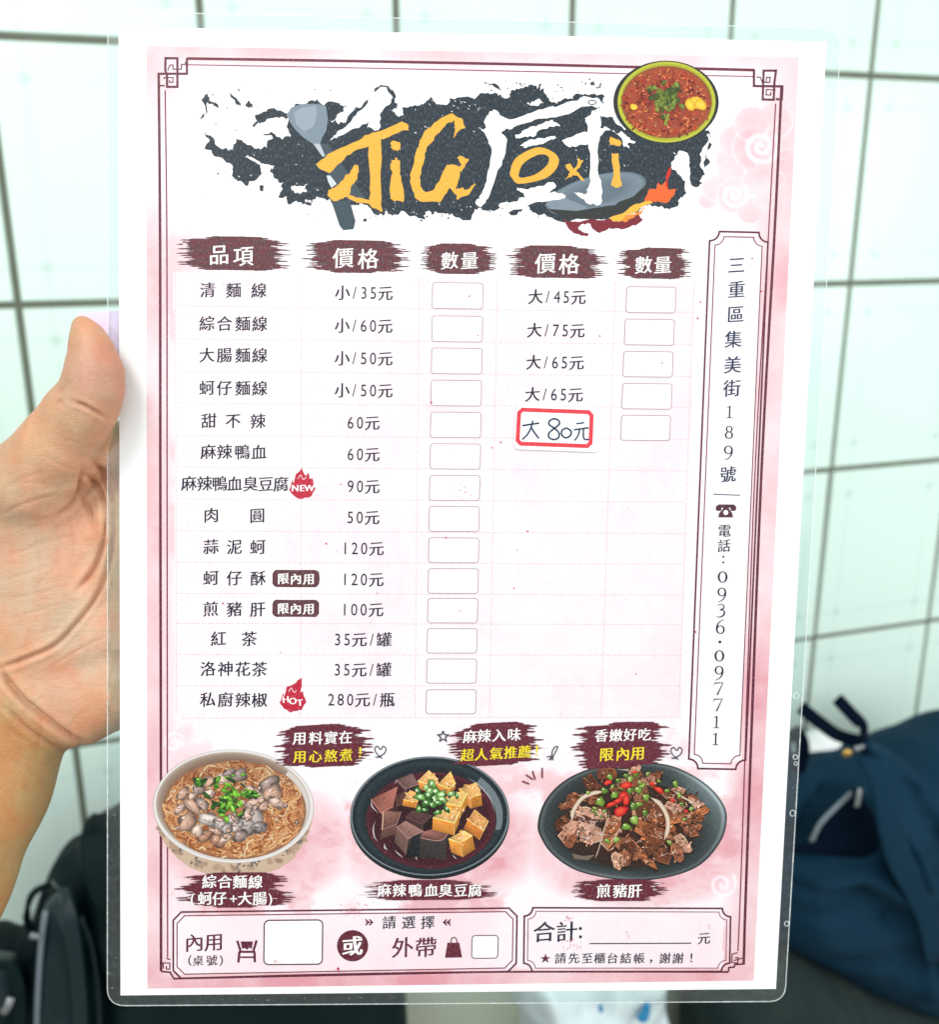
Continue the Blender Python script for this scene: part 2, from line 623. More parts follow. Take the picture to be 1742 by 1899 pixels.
class Ink:
    """flat print made of coloured polygons, each a quarter micron above the one before"""

    def __init__(self, step=2.5e-7):
        self.V, self.F, self.C, self.n, self.step = [], [], [], 0, step

    def raw(self, pts, faces, cols):
        pts = np.asarray(pts, float)
        LAYER[0] += self.step
        self.V.append(np.column_stack([pts, np.full(len(pts), LAYER[0])]))
        cols = np.asarray(cols, float)
        self.C.append(np.broadcast_to(cols, (len(pts), 3)))
        self.F += [tuple(i + self.n for i in f) for f in faces]
        self.n += len(pts)

    def poly(self, pts, col):
        pts = np.asarray(pts, float)
        tri = tessellate_polygon([[Vector((p[0], -p[1], 0)) for p in pts]])
        self.raw(pts, tri, col)

    def stroke(self, pts, width, col, edge=None, closed=False, taper=0.0):
        pts = np.asarray(pts, float)
        n = len(pts)
        if closed:
            d = np.roll(pts, -1, 0) - np.roll(pts, 1, 0)
        else:
            d = np.gradient(pts, axis=0)
        ln = np.linalg.norm(d, axis=1, keepdims=True)
        d = d / np.maximum(ln, 1e-9)
        nn = np.stack([-d[:, 1], d[:, 0]], 1)
        if not closed:                       # square mitre correction for sharp corners
            pass
        a = np.asarray(width, float) * np.ones(n) / 2
        if n > 2:                            # mitre
            seg = np.diff(np.vstack([pts, pts[:1]]) if closed else pts, axis=0)
            seg = seg / np.maximum(np.linalg.norm(seg, axis=1, keepdims=True), 1e-9)
            rng_ = range(n) if closed else range(1, n - 1)
            for i in rng_:
                c = float(seg[i - 1] @ seg[i])
                a[i] = a[i] / max(0.45, math.sqrt(max(0.0, (1 + c) / 2)))
                bis = seg[i - 1] + seg[i]
                l2 = np.linalg.norm(bis)
                if l2 > 1e-6:
                    nn[i] = np.array([-bis[1], bis[0]]) / l2
        if taper and not closed:
            t = np.linspace(0, 1, n)
            a = a * np.clip(np.minimum(t, 1 - t) / taper, 0.15, 1)
        l, r = pts - nn * a[:, None], pts + nn * a[:, None]
        m = n if closed else n - 1
        if edge is None:
            P = np.vstack([l, r])
            F = [(i, (i + 1) % n, n + (i + 1) % n, n + i) for i in range(m)]
            self.raw(P, F, col)
        else:
            P = np.vstack([l, pts, r])
            F = []
            for i in range(m):
                j = (i + 1) % n
                F += [(i, j, n + j, n + i), (n + i, n + j, 2 * n + j, 2 * n + i)]
            self.raw(P, F, np.vstack([np.tile(edge, (n, 1)), np.tile(col, (n, 1)), np.tile(edge, (n, 1))]))

    def line(self, a, b, width, col, dash=None):
        a, b = np.asarray(a, float), np.asarray(b, float)
        if not dash:
            n = 24
            self.stroke([a + (b - a) * i / n for i in range(n + 1)], width, col)
            return
        ln = np.linalg.norm(b - a)
        d = (b - a) / ln
        x = 0.0
        z = self.step
        while x < ln:
            e = min(ln, x + dash[0] * random.uniform(0.7, 1.3))
            self.stroke([a + d * x, a + d * e], width, col)
            LAYER[0] -= z
            x = e + dash[1]
        LAYER[0] += z

    def disc(self, cx, cy, rx, ry, rings, rot=0.0, n=28, off=(0, 0), wob=0.0):
        """rings: [(radius 0..1, colour), ...] from the middle out"""
        th = np.linspace(0, 2 * math.pi, n, endpoint=False)
        w = 1 + wob * (np.sin(th * 2 + random.random() * 6) * 0.6 + np.sin(th * 3 + random.random() * 6) * 0.5 + np.sin(th * 5 + random.random() * 6) * 0.3)
        co, si = math.cos(rot), math.sin(rot)
        pts, cols = [], []
        for r, c in rings:
            x, y = np.cos(th) * rx * r * w + off[0] * (1 - r), np.sin(th) * ry * r * w + off[1] * (1 - r)
            pts.append(np.stack([cx + x * co - y * si, cy + x * si + y * co], 1))
            cols.append(np.broadcast_to(np.asarray(c, float), (n, 3)))
        F = [tuple(range(n))] if rings[0][0] > 0 else []
        for k in range(len(rings) - 1):
            for i in range(n):
                j = (i + 1) % n
                F.append((k * n + i, k * n + j, (k + 1) * n + j, (k + 1) * n + i))
        self.raw(np.vstack(pts), F, np.vstack(cols))

    def ring(self, cx, cy, rx, ry, wx, wy, col, rot=0.0, n=32):
        th = np.linspace(0, 2 * math.pi, n, endpoint=False)
        co, si = math.cos(rot), math.sin(rot)
        P = []
        for a, b_ in ((rx, ry), (rx - wx, ry - wy)):
            x, y = np.cos(th) * a, np.sin(th) * b_
            P.append(np.stack([cx + x * co - y * si, cy + x * si + y * co], 1))
        self.raw(np.vstack(P), [(i, (i + 1) % n, n + (i + 1) % n, n + i) for i in range(n)], col)

    def build(self, name, parent, mat=None):
        V = np.vstack(self.V)
        return add_mesh(name, page_local(V[:, 0], V[:, 1], V[:, 2]), self.F, mat or INK, parent, colours=np.vstack(self.C))


def crop(x0, y0, k):
    """coordinates read off an enlarged detail -> photo pixels"""
    return lambda pts: [(x0 + x * k, y0 + y * k) for x, y in pts]


def ragged(pts, amp, depth=3, rng=random):
    """a torn, brushed outline: closed polygon with fractal midpoints"""
    pts = [np.asarray(p, float) for p in pts]
    for d in range(depth):
        out = []
        for i, p in enumerate(pts):
            q = pts[(i + 1) % len(pts)]
            v = q - p
            ln = np.linalg.norm(v)
            nrm = np.array([-v[1], v[0]]) / max(ln, 1e-6)
            out.append(p)
            if ln > 1.2:
                out.append(p + v * rng.uniform(0.35, 0.65) + nrm * rng.gauss(0, 1) * min(amp, ln * 0.25))
        pts = out
        amp *= 0.6
    return pts


# ---- glyphs: every character once, as triangles in em units
NAVY = L(8, 20, 50)
MAROON = L(98, 36, 56)
BANNER = L(104, 40, 52)
WHITE = L(252, 252, 252, 0.84)
YELLOW = L(248, 226, 40)
CHARS = sorted(set('品項價格數量清麵線綜合大腸蚵仔甜不辣麻鴨血臭豆腐肉圓蒜泥酥煎豬肝紅茶洛神花私廚椒小/元0123456789罐瓶限內用'
                   '三重區集美街號電話實在料心熬煮！入味超人氣推薦香嫩好吃(+)（）桌或請選擇外帶計:先至櫃台結帳，謝★NEWHOT'))
GLYPH = {}
_tmp = []
for ch in CHARS:
    cu = bpy.data.curves.new('glyph', 'FONT')
    cu.body = ch
    cu.resolution_u = 3
    o = bpy.data.objects.new('glyph', cu)
    COL.objects.link(o)
    _tmp.append((ch, o, cu))
dg = bpy.context.evaluated_depsgraph_get()
dg.update()
for ch, o, cu in _tmp:
    me = bpy.data.meshes.new_from_object(o.evaluated_get(dg))
    v = np.array([tuple(x.co)[:2] for x in me.vertices])
    f = [tuple(p.vertices) for p in me.polygons]
    if ord(ch) > 0x2fff:                      # brush weight: heavier uprights, lighter level strokes
        edges = {}
        for t in f:
            for i in range(len(t)):
                a_, b_ = t[i], t[(i + 1) % len(t)]
                if (b_, a_) in edges:
                    del edges[(b_, a_)]
                else:
                    edges[(a_, b_)] = 1
        nv = np.zeros_like(v)
        for a_, b_ in edges:
            d_ = v[b_] - v[a_]
            n_ = np.array([d_[1], -d_[0]]) / max(np.linalg.norm(d_), 1e-9)
            nv[a_] += n_
            nv[b_] += n_
        nv /= np.maximum(np.linalg.norm(nv, axis=1, keepdims=True), 1e-9)
        v = v + nv * np.array([0.020, 0.003])
    GLYPH[ch] = (v, f)
    bpy.data.meshes.remove(me)
for ch, o, cu in _tmp:
    bpy.data.objects.remove(o)
    bpy.data.curves.remove(cu)


def put(ink, ch, cx, cy, em, col, wide=1.0, tilt=0.0, bold=0.0):
    v, f = GLYPH[ch]
    cjk = ord(ch) > 0x2fff and ch not in '，！'
    if cjk:
        x, y = v[:, 0] - 0.5, v[:, 1] - 0.38
        y = y + 0.075 * x                     # the rising strokes of a brushed hand
        y = y * 1.0
    else:
        x, y = v[:, 0] - (v[:, 0].min() + v[:, 0].max()) / 2, v[:, 1] - (0.345 if ch != '，' else 0.2)
        x = x * wide
    u, w = axes_at(cx, cy)
    if tilt:
        c, s = math.cos(tilt), math.sin(tilt)
        u, w = u * c - w * s, u * s + w * c
    z = LAYER[0]
    P = np.array([cx, cy]) + np.outer(x * em, u) + np.outer(y * em, w)
    ink.raw(P, f, col)
    for dx in ((-bold, bold) if bold else ()):
        ink.raw(P + np.outer(np.full(len(P), dx * em), u), f, col)


def row(ink, s, cx, cy, em, col, adv=None, num=0.60):
    """a centred line: full-width characters advance adv px, digits num * em"""
    adv = adv or em
    w = [adv if ord(c) > 0x2fff else em * num for c in s]
    x = -sum(w) / 2
    u, _ = axes_at(cx, cy)
    for c, k in zip(s, w):
        p = np.array([cx, cy]) + u * (x + k / 2)
        put(ink, c, p[0], p[1], em * (1.0 if ord(c) > 0x2fff else 1.10), col, 0.82)
        x += k


def at_points(ink, s, pts, em, col, tilt=0.0, bold=0.0):
    for c, (x, y) in zip(s, pts):
        put(ink, c, x, y, em, col, 1.0, tilt, bold)


def old_digit(ink, d, cx, cy, col, h=22.0):
    """serif figures of the address column"""
    u, v = axes_at(cx, cy)
    r = math.atan2(u[1], u[0])
    def P(pts):
        return [np.array([cx, cy]) + u * (x * h) + v * (y * h) for x, y in pts]
    R = lambda x, y, rx, ry, wx, wy, rot=0: ink.ring(*P([(x, y)])[0], rx * h, ry * h, wx * h * 1.2, wy * h * 1.3, col, r + rot, 24)
    if d == '0':
        R(0, 0, .40, .46, .14, .055)
    elif d == '1':
        ink.poly(P([(-.05, -.44), (.07, -.44), (.07, .5), (.02, .5), (-.2, .38), (-.2, .33), (-.05, .37)]), col)
        ink.poly(P([(-.22, -.5), (.24, -.5), (.24, -.44), (-.22, -.44)]), col)
    elif d in '69':
        k = 1 if d == '6' else -1
        R(0, -.16 * k, .36, .35, .12, .055)
        t = spline([(-.30 * k, -.12 * k), (-.27 * k, .18 * k), (-.08 * k, .48 * k), (.26 * k, .66 * k)], 6)
        ink.stroke(P(t), np.linspace(.15, .05, len(t)) * h, col)
    elif d == '3':
        t = spline([(-.3, .42), (-.08, .52), (.2, .42), (.2, .2), (-.08, .06)], 5)
        ink.stroke(P(t), np.linspace(.05, .12, len(t)) * h, col)
        t = spline([(-.1, .07), (.22, .0), (.27, -.28), (.0, -.5), (-.34, -.48)], 5)
        ink.stroke(P(t), np.concatenate([np.linspace(.05, .14, len(t) // 2), np.linspace(.14, .05, len(t) - len(t) // 2)]) * h, col)
    elif d == '7':
        ink.poly(P([(-.34, .5), (.36, .5), (.36, .44), (-.3, .40), (-.34, .26), (-.38, .26)]), col)
        ink.poly(P([(.36, .46), (.28, .41), (-.16, -.52), (-.02, -.52)]), col)
    elif d == '8':
        R(0, .25, .28, .26, .10, .05)
        R(0, -.24, .34, .30, .12, .055)


# ---- the sheet and its film
def sheet(name, quad, w0, w1, mat, parent, r=0.0, n=8):
    pts = []
    q = [np.array(p, float) for p in quad]
    for i in range(4):
        p, a, c = q[i], q[i - 1], q[(i + 1) % 4]
        if r == 0:
            pts.append(p)
            continue
        da, dc = (a - p) / np.linalg.norm(a - p), (c - p) / np.linalg.norm(c - p)
        rr = r[i] if isinstance(r, (list, tuple)) else r
        for k in range(n + 1):
            t = k / n
            pts.append((1 - t) ** 2 * (p + da * rr) + 2 * t * (1 - t) * p + t * t * (p + dc * rr))
    pts = np.array(pts)
    m = len(pts)
    V = np.vstack([page_local(pts[:, 0], pts[:, 1], w0), page_local(pts[:, 0], pts[:, 1], w1)])
    F = [tuple(range(m - 1, -1, -1)), tuple(range(m, 2 * m))] + [(i, (i + 1) % m, m + (i + 1) % m, m + i) for i in range(m)]
    F = [f[::-1] for f in F]
    return add_mesh(name, V, F, mat, parent), pts


FILM_Q = [(199, 20), (1562, 52), (1457, 1858), (198, 1866)]
film, film_out = sheet('plastic_film', FILM_Q, -0.00042, -0.00018, FILM, MENU, r=[46, 40, 30, 34])
ed = Ink()
c0 = film_out.mean(0)
P = film_out
nrm = np.array([c0 - p for p in P])
nrm = nrm / np.linalg.norm(nrm, axis=1, keepdims=True)
LAYER[0] = -0.00014
ed.stroke(P + nrm * 1.0, 2.2, WHITE, closed=True)  # bright glint along the film's rim, painted as a white strip
ed.build('film_edge_glint', film, FILM_EDGE)
bub = Ink()
for x, y, r in ((1478, 1290, 6), (1476, 1404, 5), (1471, 1508, 6), (1460, 1713, 5), (1476.5, 1416, 4)):
    bub.ring(x, y, r, r * 1.05, 2.2, 1.6, WHITE)
for _ in range(46):                       # trapped dust and scratches in the clear margin
    e = random.random()
    if e < 0.45:
        x, y = random.uniform(230, 1430), random.uniform(1848, 1856)
    elif e < 0.75:
        x, y = random.uniform(202, 216), random.uniform(1480, 1840)
    else:
        y = random.uniform(600, 1830)
        x = 1560 - (y - 52) * 0.057 - random.uniform(6, 18)
    a = random.uniform(0, 3.1)
    l_ = random.uniform(0.3, 3.0)
    bub.stroke([(x, y), (x + math.cos(a) * l_, y + math.sin(a) * l_)], random.uniform(0.4, 0.9), WHITE)
    LAYER[0] -= bub.step
bub.build('air_bubble', film, FILM_EDGE)['kind'] = 'stuff'
paper, _ = sheet('paper_sheet', [C_TL, C_TR, C_BR, C_BL], -0.00012, 0.0, PAPER, MENU)

# ---- printed pink watercolour ground, drawn as a fine grid of colours
LAYER[0] = 0.000015
NX, NY = 430, 600
B_TL, B_TR, B_BR, B_BL = (270.8, 85), (1482.5, 106), (1398.5, 1818.6), (273, 1833.5)
hb = homography([(0, 0), (1, 0), (1, 1), (0, 1)], [B_TL, B_TR, B_BR, B_BL])
ss, tt = np.meshgrid(np.linspace(0, 1, NX), np.linspace(0, 1, NY))
q = np.stack([ss, tt, np.ones_like(ss)], -1) @ hb.T
gx, gy = q[..., 0] / q[..., 2], q[..., 1] / q[..., 2]
n_big, n_mid, n_fine = fbm((NY, NX), (9, 6), 6), fbm((NY, NX), (22, 15), 5, 0.6), fbm((NY, NX), (120, 90), 3)
sm = lambda x, a, b_: np.clip((x - a) / (b_ - a), 0, 1) ** 2 * (3 - 2 * np.clip((x - a) / (b_ - a), 0, 1))
edge = np.maximum.reduce([1 - sm(ss, 0.012, 0.06), sm(ss, 0.925, 0.975), 1 - sm(tt, 0.004, 0.035), sm(tt, 0.975, 0.99)])
bottom = sm(tt, 0.68, 0.79)
right = sm(ss, 0.80, 0.95) * (1 - sm(tt, 0.16, 0.30))
k = 0.07 * sm(tt, .2, .3) + 0.05 * n_mid * sm(tt, .2, .3)
k = np.maximum(k, edge * (0.52 + 0.30 * n_big + 0.12 * n_mid + 0.20 * sm(tt, .1, .9)))
wash = n_big + 0.55 * n_mid                # layered washes with crisp pigment edges
streak = fbm((NY, NX), (60, 14), 4, 0.6)
k = np.maximum(k, bottom * (0.20 * sm(wash, -.30, .15) + 0.22 * sm(wash + .35 * streak, -.02, .14) + 0.20 * sm(n_mid + .5 * n_big + .3 * streak, .10, .28) + 0.16 * sm(wash, .2, .8)))
k = np.maximum(k, right * (0.02 + 0.25 * sm(n_big, -.1, .8)))
lefts = (1 - sm(ss, 0.03, 0.13)) * sm(n_big + .5 * n_mid, -0.1, 0.5) * 0.55
k = np.maximum(k, lefts)
# warm shading printed round the three dishes
for ex, ey, rx, ry in ((470, 1560, 175, 105), (815, 1560, 175, 110), (1190, 1570, 205, 105)):
    e = np.sqrt(((gx - ex) / rx) ** 2 + ((gy - ey) / ry) ** 2)
    k = np.maximum(k, (1 - sm(e, 0.85, 1.25)) * (0.58 + 0.24 * n_mid + 0.14 * sm(streak, -.05, .1)))
# the pale table panel and the two order boxes stay light
pts_g = np.stack([gx.ravel(), gy.ravel()], 1)
panel = inside(pts_g, [(322, 505), (1292, 525), (1262, 1332), (325, 1332)]).reshape(k.shape)
k = np.where(panel, 0.10 + 0.07 * ss + 0.06 * np.clip(n_big, -.5, 1) + 0.05 * n_mid, k)
for box in ([(336, 1698), (945, 1690), (952, 1795), (330, 1808)], [(985, 1690), (1342, 1690), (1342, 1796), (980, 1796)]):
    ib = inside(pts_g, box).reshape(k.shape)
    k = np.where(ib, 0.16 + 0.10 * n_big, k)
addr = inside(pts_g, [(1330, 450), (1415, 452), (1374, 1412), (1286, 1410)]).reshape(k.shape)
k = np.where(addr, 0.03, k)
logo_white = np.exp(-(((gx - 800) / 520) ** 4 + ((gy - 280) / 150) ** 4))
k = k * (1 - 0.9 * np.clip(logo_white, 0, 1))


def swirl_cloud(k, lobes, cx, cy, r0, turns, sgn, wd, depth):
    """a scroll cloud: lobed patch with a pale spiral in it"""
    body = np.zeros_like(k, bool)
    for x, y, r in lobes:
        body |= (gx - x) ** 2 + (gy - y) ** 2 < r * r
    k = np.where(body, np.maximum(k, depth + 0.14 * n_mid), k)
    for x, y, r in lobes:                 # pale scalloped rims where the curls overlap
        e = np.sqrt((gx - x) ** 2 + (gy - y) ** 2) / r
        k = np.where(body & (e < 1.0), k * (1 - 0.42 * np.exp(-((e - .93) / .09) ** 2) * (0.5 + 0.5 * np.sin(np.arctan2(gy - y, gx - x) + x))) + .12 * np.clip(.85 - e, 0, .3), k)
    th = np.linspace(0, turns * 2 * math.pi, 160)
    r = r0 * (1 - th / th[-1] * 0.92)
    sp_ = np.stack([cx + r * np.cos(sgn * th - 0.6), cy + r * np.sin(sgn * th - 0.6)], 1)
    m = np.abs(gx - cx) + np.abs(gy - cy) < r0 * 3
    d = np.full(k.shape, 1e9)
    d[m] = seg_dist(np.stack([gx[m], gy[m]], 1), sp_)
    return k * (1 - (1 - sm(d, wd * .25, wd * 1.1)) * 0.72)


k = swirl_cloud(k, [(1440, 225, 34), (1395, 232, 34), (1362, 262, 30), (1350, 296, 22), (1400, 275, 44), (1450, 262, 36), (1462, 300, 26), (1425, 312, 24)], 1412, 272, 34, 1.9, 1, 7, 0.50)
k = swirl_cloud(k, [(1355, 325, 26), (1325, 350, 24), (1312, 372, 16), (1362, 362, 34), (1400, 340, 26), (1420, 365, 24), (1392, 388, 26), (1440, 335, 18)], 1362, 362, 25, 1.7, 1, 6, 0.46)
k = swirl_cloud(k, [], 1340, 1640, 26, 1.6, 1, 5, 0)
k = swirl_cloud(k, [], 322, 1378, 20, 1.4, -1, 4, 0)
k = np.clip(k + 0.03 * n_fine * (k > 0.08), 0, 1)
cA, cB, cC, cD = (np.array(L(*c)) for c in ((255, 252, 255), (252, 234, 241), (246, 206, 212), (230, 160, 172)))
kk = k[..., None]
ccol = np.where(kk < 0.2, cA + (cB - cA) * kk / 0.2, np.where(kk < 0.6, cB + (cC - cB) * (kk - .2) / .4, cC + (cD - cC) * np.clip((kk - .6) / .4, 0, 1)))
idx = np.arange(NX * NY).reshape(NY, NX)
F = np.stack([idx[:-1, :-1], idx[1:, :-1], idx[1:, 1:], idx[:-1, 1:]], -1).reshape(-1, 4)
V = page_local(gx.ravel(), gy.ravel(), LAYER[0])
add_mesh('printed_ground', V, F, PHOTO_INK, paper, colours=ccol.reshape(-1, 3))
LAYER[0] = 0.00003

# ---- page border with fret corners
ink = Ink()
ink.stroke(spline([(346, 108.5), (640, 113), (1000, 120), (1400.5, 130)], 12), 5.2, L(110, 45, 62))
ink.stroke(spline([(348, 120), (640, 125.5), (1000, 133), (1397, 142)], 12), 2.0, L(150, 70, 92))
ink.stroke(spline([(294, 135), (296.5, 440), (297, 900), (298, 1400), (298.3, 1801)], 12), 5.0, MAROON)
ink.stroke(spline([(306, 167), (309, 440), (309.5, 900), (310, 1400), (310.5, 1776)], 12), 2.6, L(130, 45, 75))
ink.stroke(spline([(1450.4, 159), (1438, 420), (1412, 900), (1386, 1600), (1380, 1789)], 12), 5.0, MAROON)
ink.stroke(spline([(1439.5, 192), (1427, 420), (1400, 900), (1376, 1600), (1369.5, 1764)], 12), 2.4, L(130, 45, 75))
ink.stroke(spline([(321, 1815), (600, 1807.5), (860, 1803), (1100, 1802), (1352, 1802.5)], 12), 3.6, MAROON)
border = ink.build('page_border', MENU)


def fret(pts_list, name='corner_fret'):
    i = Ink()
    for w, pts in pts_list:
        i.stroke(pts, w, MAROON)
    i.build(name, border)


a = crop(200, 20, .2211)
fret([(4.4, a([(482, 398), (582, 398), (582, 638), (495, 638), (495, 540), (480, 500), (482, 398), (500, 398)])), (4.4, a([(662, 396), (662, 528), (415, 528)])),
      (2.2, a([(500, 500), (520, 455), (545, 455), (545, 490), (615, 490), (615, 450), (650, 450), (650, 430)])), (2.2, a([(470, 575), (470, 560), (545, 560), (545, 600), (515, 600), (515, 580)])), (3.2, a([(425, 628), (475, 628)]))])
a = crop(1200, 60, .3111)
fret([(4.4, a([(640, 222), (640, 320), (810, 322), (806, 400), (770, 398)])), (4.2, a([(770, 228), (698, 228), (692, 400), (758, 402), (762, 300), (772, 228), (760, 228)])),
      (2.2, a([(655, 265), (680, 270), (690, 298), (735, 298), (737, 268), (715, 268), (712, 300)])), (2.2, a([(770, 345), (715, 340), (712, 372), (740, 374), (741, 355)]))])
a = crop(280, 1660, .333)
fret([(3.2, a([(55, 425), (108, 430), (108, 435), (125, 462)])), (2.4, a([(85, 352), (108, 360)])), (2.2, a([(68, 410), (66, 378), (104, 378), (104, 412), (85, 412), (85, 395)]))])
a = crop(840, 1640, .3674)
fret([(3.2, a([(1468, 402), (1425, 405), (1422, 418), (1395, 420), (1394, 440)])), (2.2, a([(1440, 345), (1412, 352), (1410, 395), (1440, 398), (1442, 370), (1425, 372)])), (2.2, a([(1420, 385), (1465, 372)]))])

# ---- the brushed logo
KA, KB, KC, K1 = crop(200, 20, .2211), crop(540, 100, .2411), crop(900, 90, .2641), crop(0, 0, .5167)
SLATE = L(34, 48, 58)
GOLD = L(244, 182, 62)
ink = Ink()
rr = random.Random(3)
top = K1([(735, 478), (775, 512), (835, 535), (848, 498), (905, 524), (962, 528), (940, 482), (995, 492), (1050, 530), (1075, 560)])
main = K1([(735, 478), (780, 525), (838, 538), (845, 498), (905, 524), (958, 530), (942, 484), (1000, 492), (1010, 470), (1040, 492)]) + \
    K1([(1035, 425), (1060, 372), (1140, 355), (1200, 366), (1245, 382), (1228, 402), (1180, 430), (1240, 440), (1300, 380), (1352, 312), (1395, 310), (1418, 370), (1440, 400), (1500, 380), (1545, 348), (1605, 376), (1640, 350)]) + \
    KC([(0, 315), (90, 330), (180, 300), (260, 280), (330, 250), (400, 255), (425, 320), (480, 375), (600, 350), (700, 318), (780, 325), (832, 385), (812, 425), (760, 435), (830, 470), (900, 485)]) + \
    KC([(1000, 560), (1300, 660), (1545, 560), (1580, 590), (1612, 636), (1560, 600), (1545, 680), (1520, 840), (1525, 900), (1500, 970), (1440, 930), (1440, 800), (1430, 745), (1330, 780), (1310, 820), (1380, 900), (1405, 990), (1370, 1055), (1260, 1125), (1180, 1110), (1100, 1100), (1080, 1150), (900, 1190), (760, 1200), (480, 1195), (330, 1150), (310, 1110), (180, 1170), (90, 1130), (20, 1150)]) + \
    KB([(1470, 1200), (1390, 1255), (1250, 1245), (1130, 1225), (1030, 1215), (1030, 1275), (900, 1240), (780, 1245), (730, 1190), (720, 1240), (640, 1235), (520, 1165), (450, 1150), (380, 1170), (310, 1150), (190, 1090), (110, 1140)]) + \
    K1([(1130, 712), (1085, 735), (1030, 728), (995, 700), (1010, 685), (985, 640), (960, 600), (940, 590), (925, 640), (905, 650), (880, 665), (832, 632), (802, 572), (760, 545), (745, 512)])
ink.poly(ragged(main, 5.0, 3, rr), SLATE)
ink.poly(ragged(K1([(905, 450), (915, 412), (985, 388), (1030, 405), (1030, 430), (1000, 425), (960, 440), (935, 445)]), 3, 3, rr), SLATE)
for pts in (KA([(1015, 700), (1030, 690), (1090, 750), (1115, 795), (1080, 790), (1050, 740)]), KA([(1170, 770), (1195, 760), (1220, 780), (1215, 805), (1185, 815)]),
            KA([(785, 740), (820, 700), (838, 690), (850, 740), (900, 770), (930, 800), (925, 815), (880, 780), (835, 765), (825, 880), (805, 780)]), KA([(770, 910), (800, 850), (808, 885)]),
            KA([(1265, 1470), (1305, 1465), (1300, 1520), (1270, 1500)]), KC([(10, 240), (70, 245), (120, 300), (60, 265)]), KC([(745, 235), (765, 228), (770, 255), (752, 260)]), KC([(780, 262), (810, 255), (812, 275), (785, 282)]),
            KC([(1575, 660), (1592, 680), (1560, 720), (1555, 770), (1580, 800), (1540, 840), (1550, 770)]), KB([(555, 1270), (580, 1265), (580, 1290), (560, 1290)])):
    ink.poly(ragged(pts, 1.6, 2, rr), SLATE)
for _ in range(130):                                  # spatter round the splash
    t = rr.random()
    if t < 0.4:
        x, y = rr.uniform(375, 640), rr.uniform(150, 370)
        if 250 < y < 330 and x > 420:
            continue
    elif t < 0.7:
        x, y = rr.uniform(560, 1060), rr.uniform(385, 410)
    else:
        x, y = rr.uniform(900, 1140), rr.uniform(145, 195)
    r = rr.uniform(0.5, 1.8)
    ink.disc(x, y, r, r * rr.uniform(.7, 1.6), [(1, SLATE)], rr.random() * 3, 7)
    LAYER[0] -= ink.step
for _ in range(120):                                  # paper showing through the dry brush
    x, y = rr.choice([(rr.uniform(430, 640), rr.uniform(265, 395)), (rr.uniform(560, 980), rr.uniform(372, 398)), (rr.uniform(760, 900), rr.uniform(180, 250)), (rr.uniform(1060, 1300), rr.uniform(270, 370))])
    a_ = rr.uniform(0.3, 1.1)
    l_ = rr.uniform(0.6, 5)
    ink.stroke([(x, y), (x + math.cos(a_) * l_, y + math.sin(a_) * l_)], rr.uniform(0.5, 1.3), WHITE)
    LAYER[0] -= ink.step
for pts in (KA([(1285, 940), (1345, 905), (1420, 893), (1465, 915), (1460, 945), (1420, 965), (1400, 1010), (1350, 1010), (1300, 980)]), KA([(1430, 1010), (1500, 985), (1520, 1035), (1465, 1080), (1425, 1050)]),
            KA([(1150, 1228), (1180, 1225), (1260, 1260), (1300, 1280), (1400, 1300), (1380, 1330), (1290, 1295), (1230, 1265)]), KA([(1275, 1310), (1365, 1310), (1360, 1350), (1400, 1420), (1450, 1500), (1410, 1560), (1330, 1480), (1290, 1400)]),
            KA([(1550, 1500), (1575, 1470), (1600, 1480), (1622, 1460), (1610, 1520), (1580, 1530)]), KB([(0, 1015), (50, 1020), (130, 1000), (95, 1040), (120, 1060), (60, 1075), (20, 1050)]),
            KB([(770, 435), (830, 425), (850, 390), (880, 380), (860, 430), (865, 465), (820, 495), (800, 450)]), KB([(450, 1160), (600, 1200), (590, 1208), (460, 1195)]),
            KC([(295, 385), (330, 370), (380, 350), (410, 385), (380, 400), (320, 402)]), KC([(900, 570), (930, 600), (960, 580), (1000, 620), (1060, 655), (1010, 660), (1015, 700), (975, 690), (960, 630)]),
            KC([(1310, 815), (1350, 775), (1430, 750), (1442, 850), (1420, 900), (1400, 930), (1370, 880)])):
    ink.poly(ragged(pts, 2.0, 2, rr), WHITE)
logo = ink.build('logo_splash', MENU)

ink = Ink()
ink.poly(KB([(310, 1135), (450, 1125), (495, 1285), (480, 1348), (400, 1356), (372, 1320)]), L(62, 80, 90))
ink.poly(KB([(220, 690), (280, 690), (600, 1150), (440, 1130), (270, 900)]), L(66, 82, 92))
blade = KB([(-35, 470), (0, 412), (80, 385), (200, 385), (268, 402), (282, 500), (270, 590), (240, 640), (220, 700), (165, 690), (90, 640), (30, 580), (-5, 530)])
ink.poly(blade, L(128, 145, 158))
ink.poly(KB([(20, 450), (90, 410), (190, 400), (200, 470), (170, 560), (100, 600), (40, 540)]), L(152, 166, 178))
ink.poly(KB([(170, 690), (222, 692), (262, 785), (240, 790)]), L(190, 200, 206))
ink.poly(KB([(272, 935), (300, 935), (350, 1000), (310, 1030), (285, 985)]), L(214, 222, 228))
ink.build('spatula_picture', logo, PHOTO_INK)

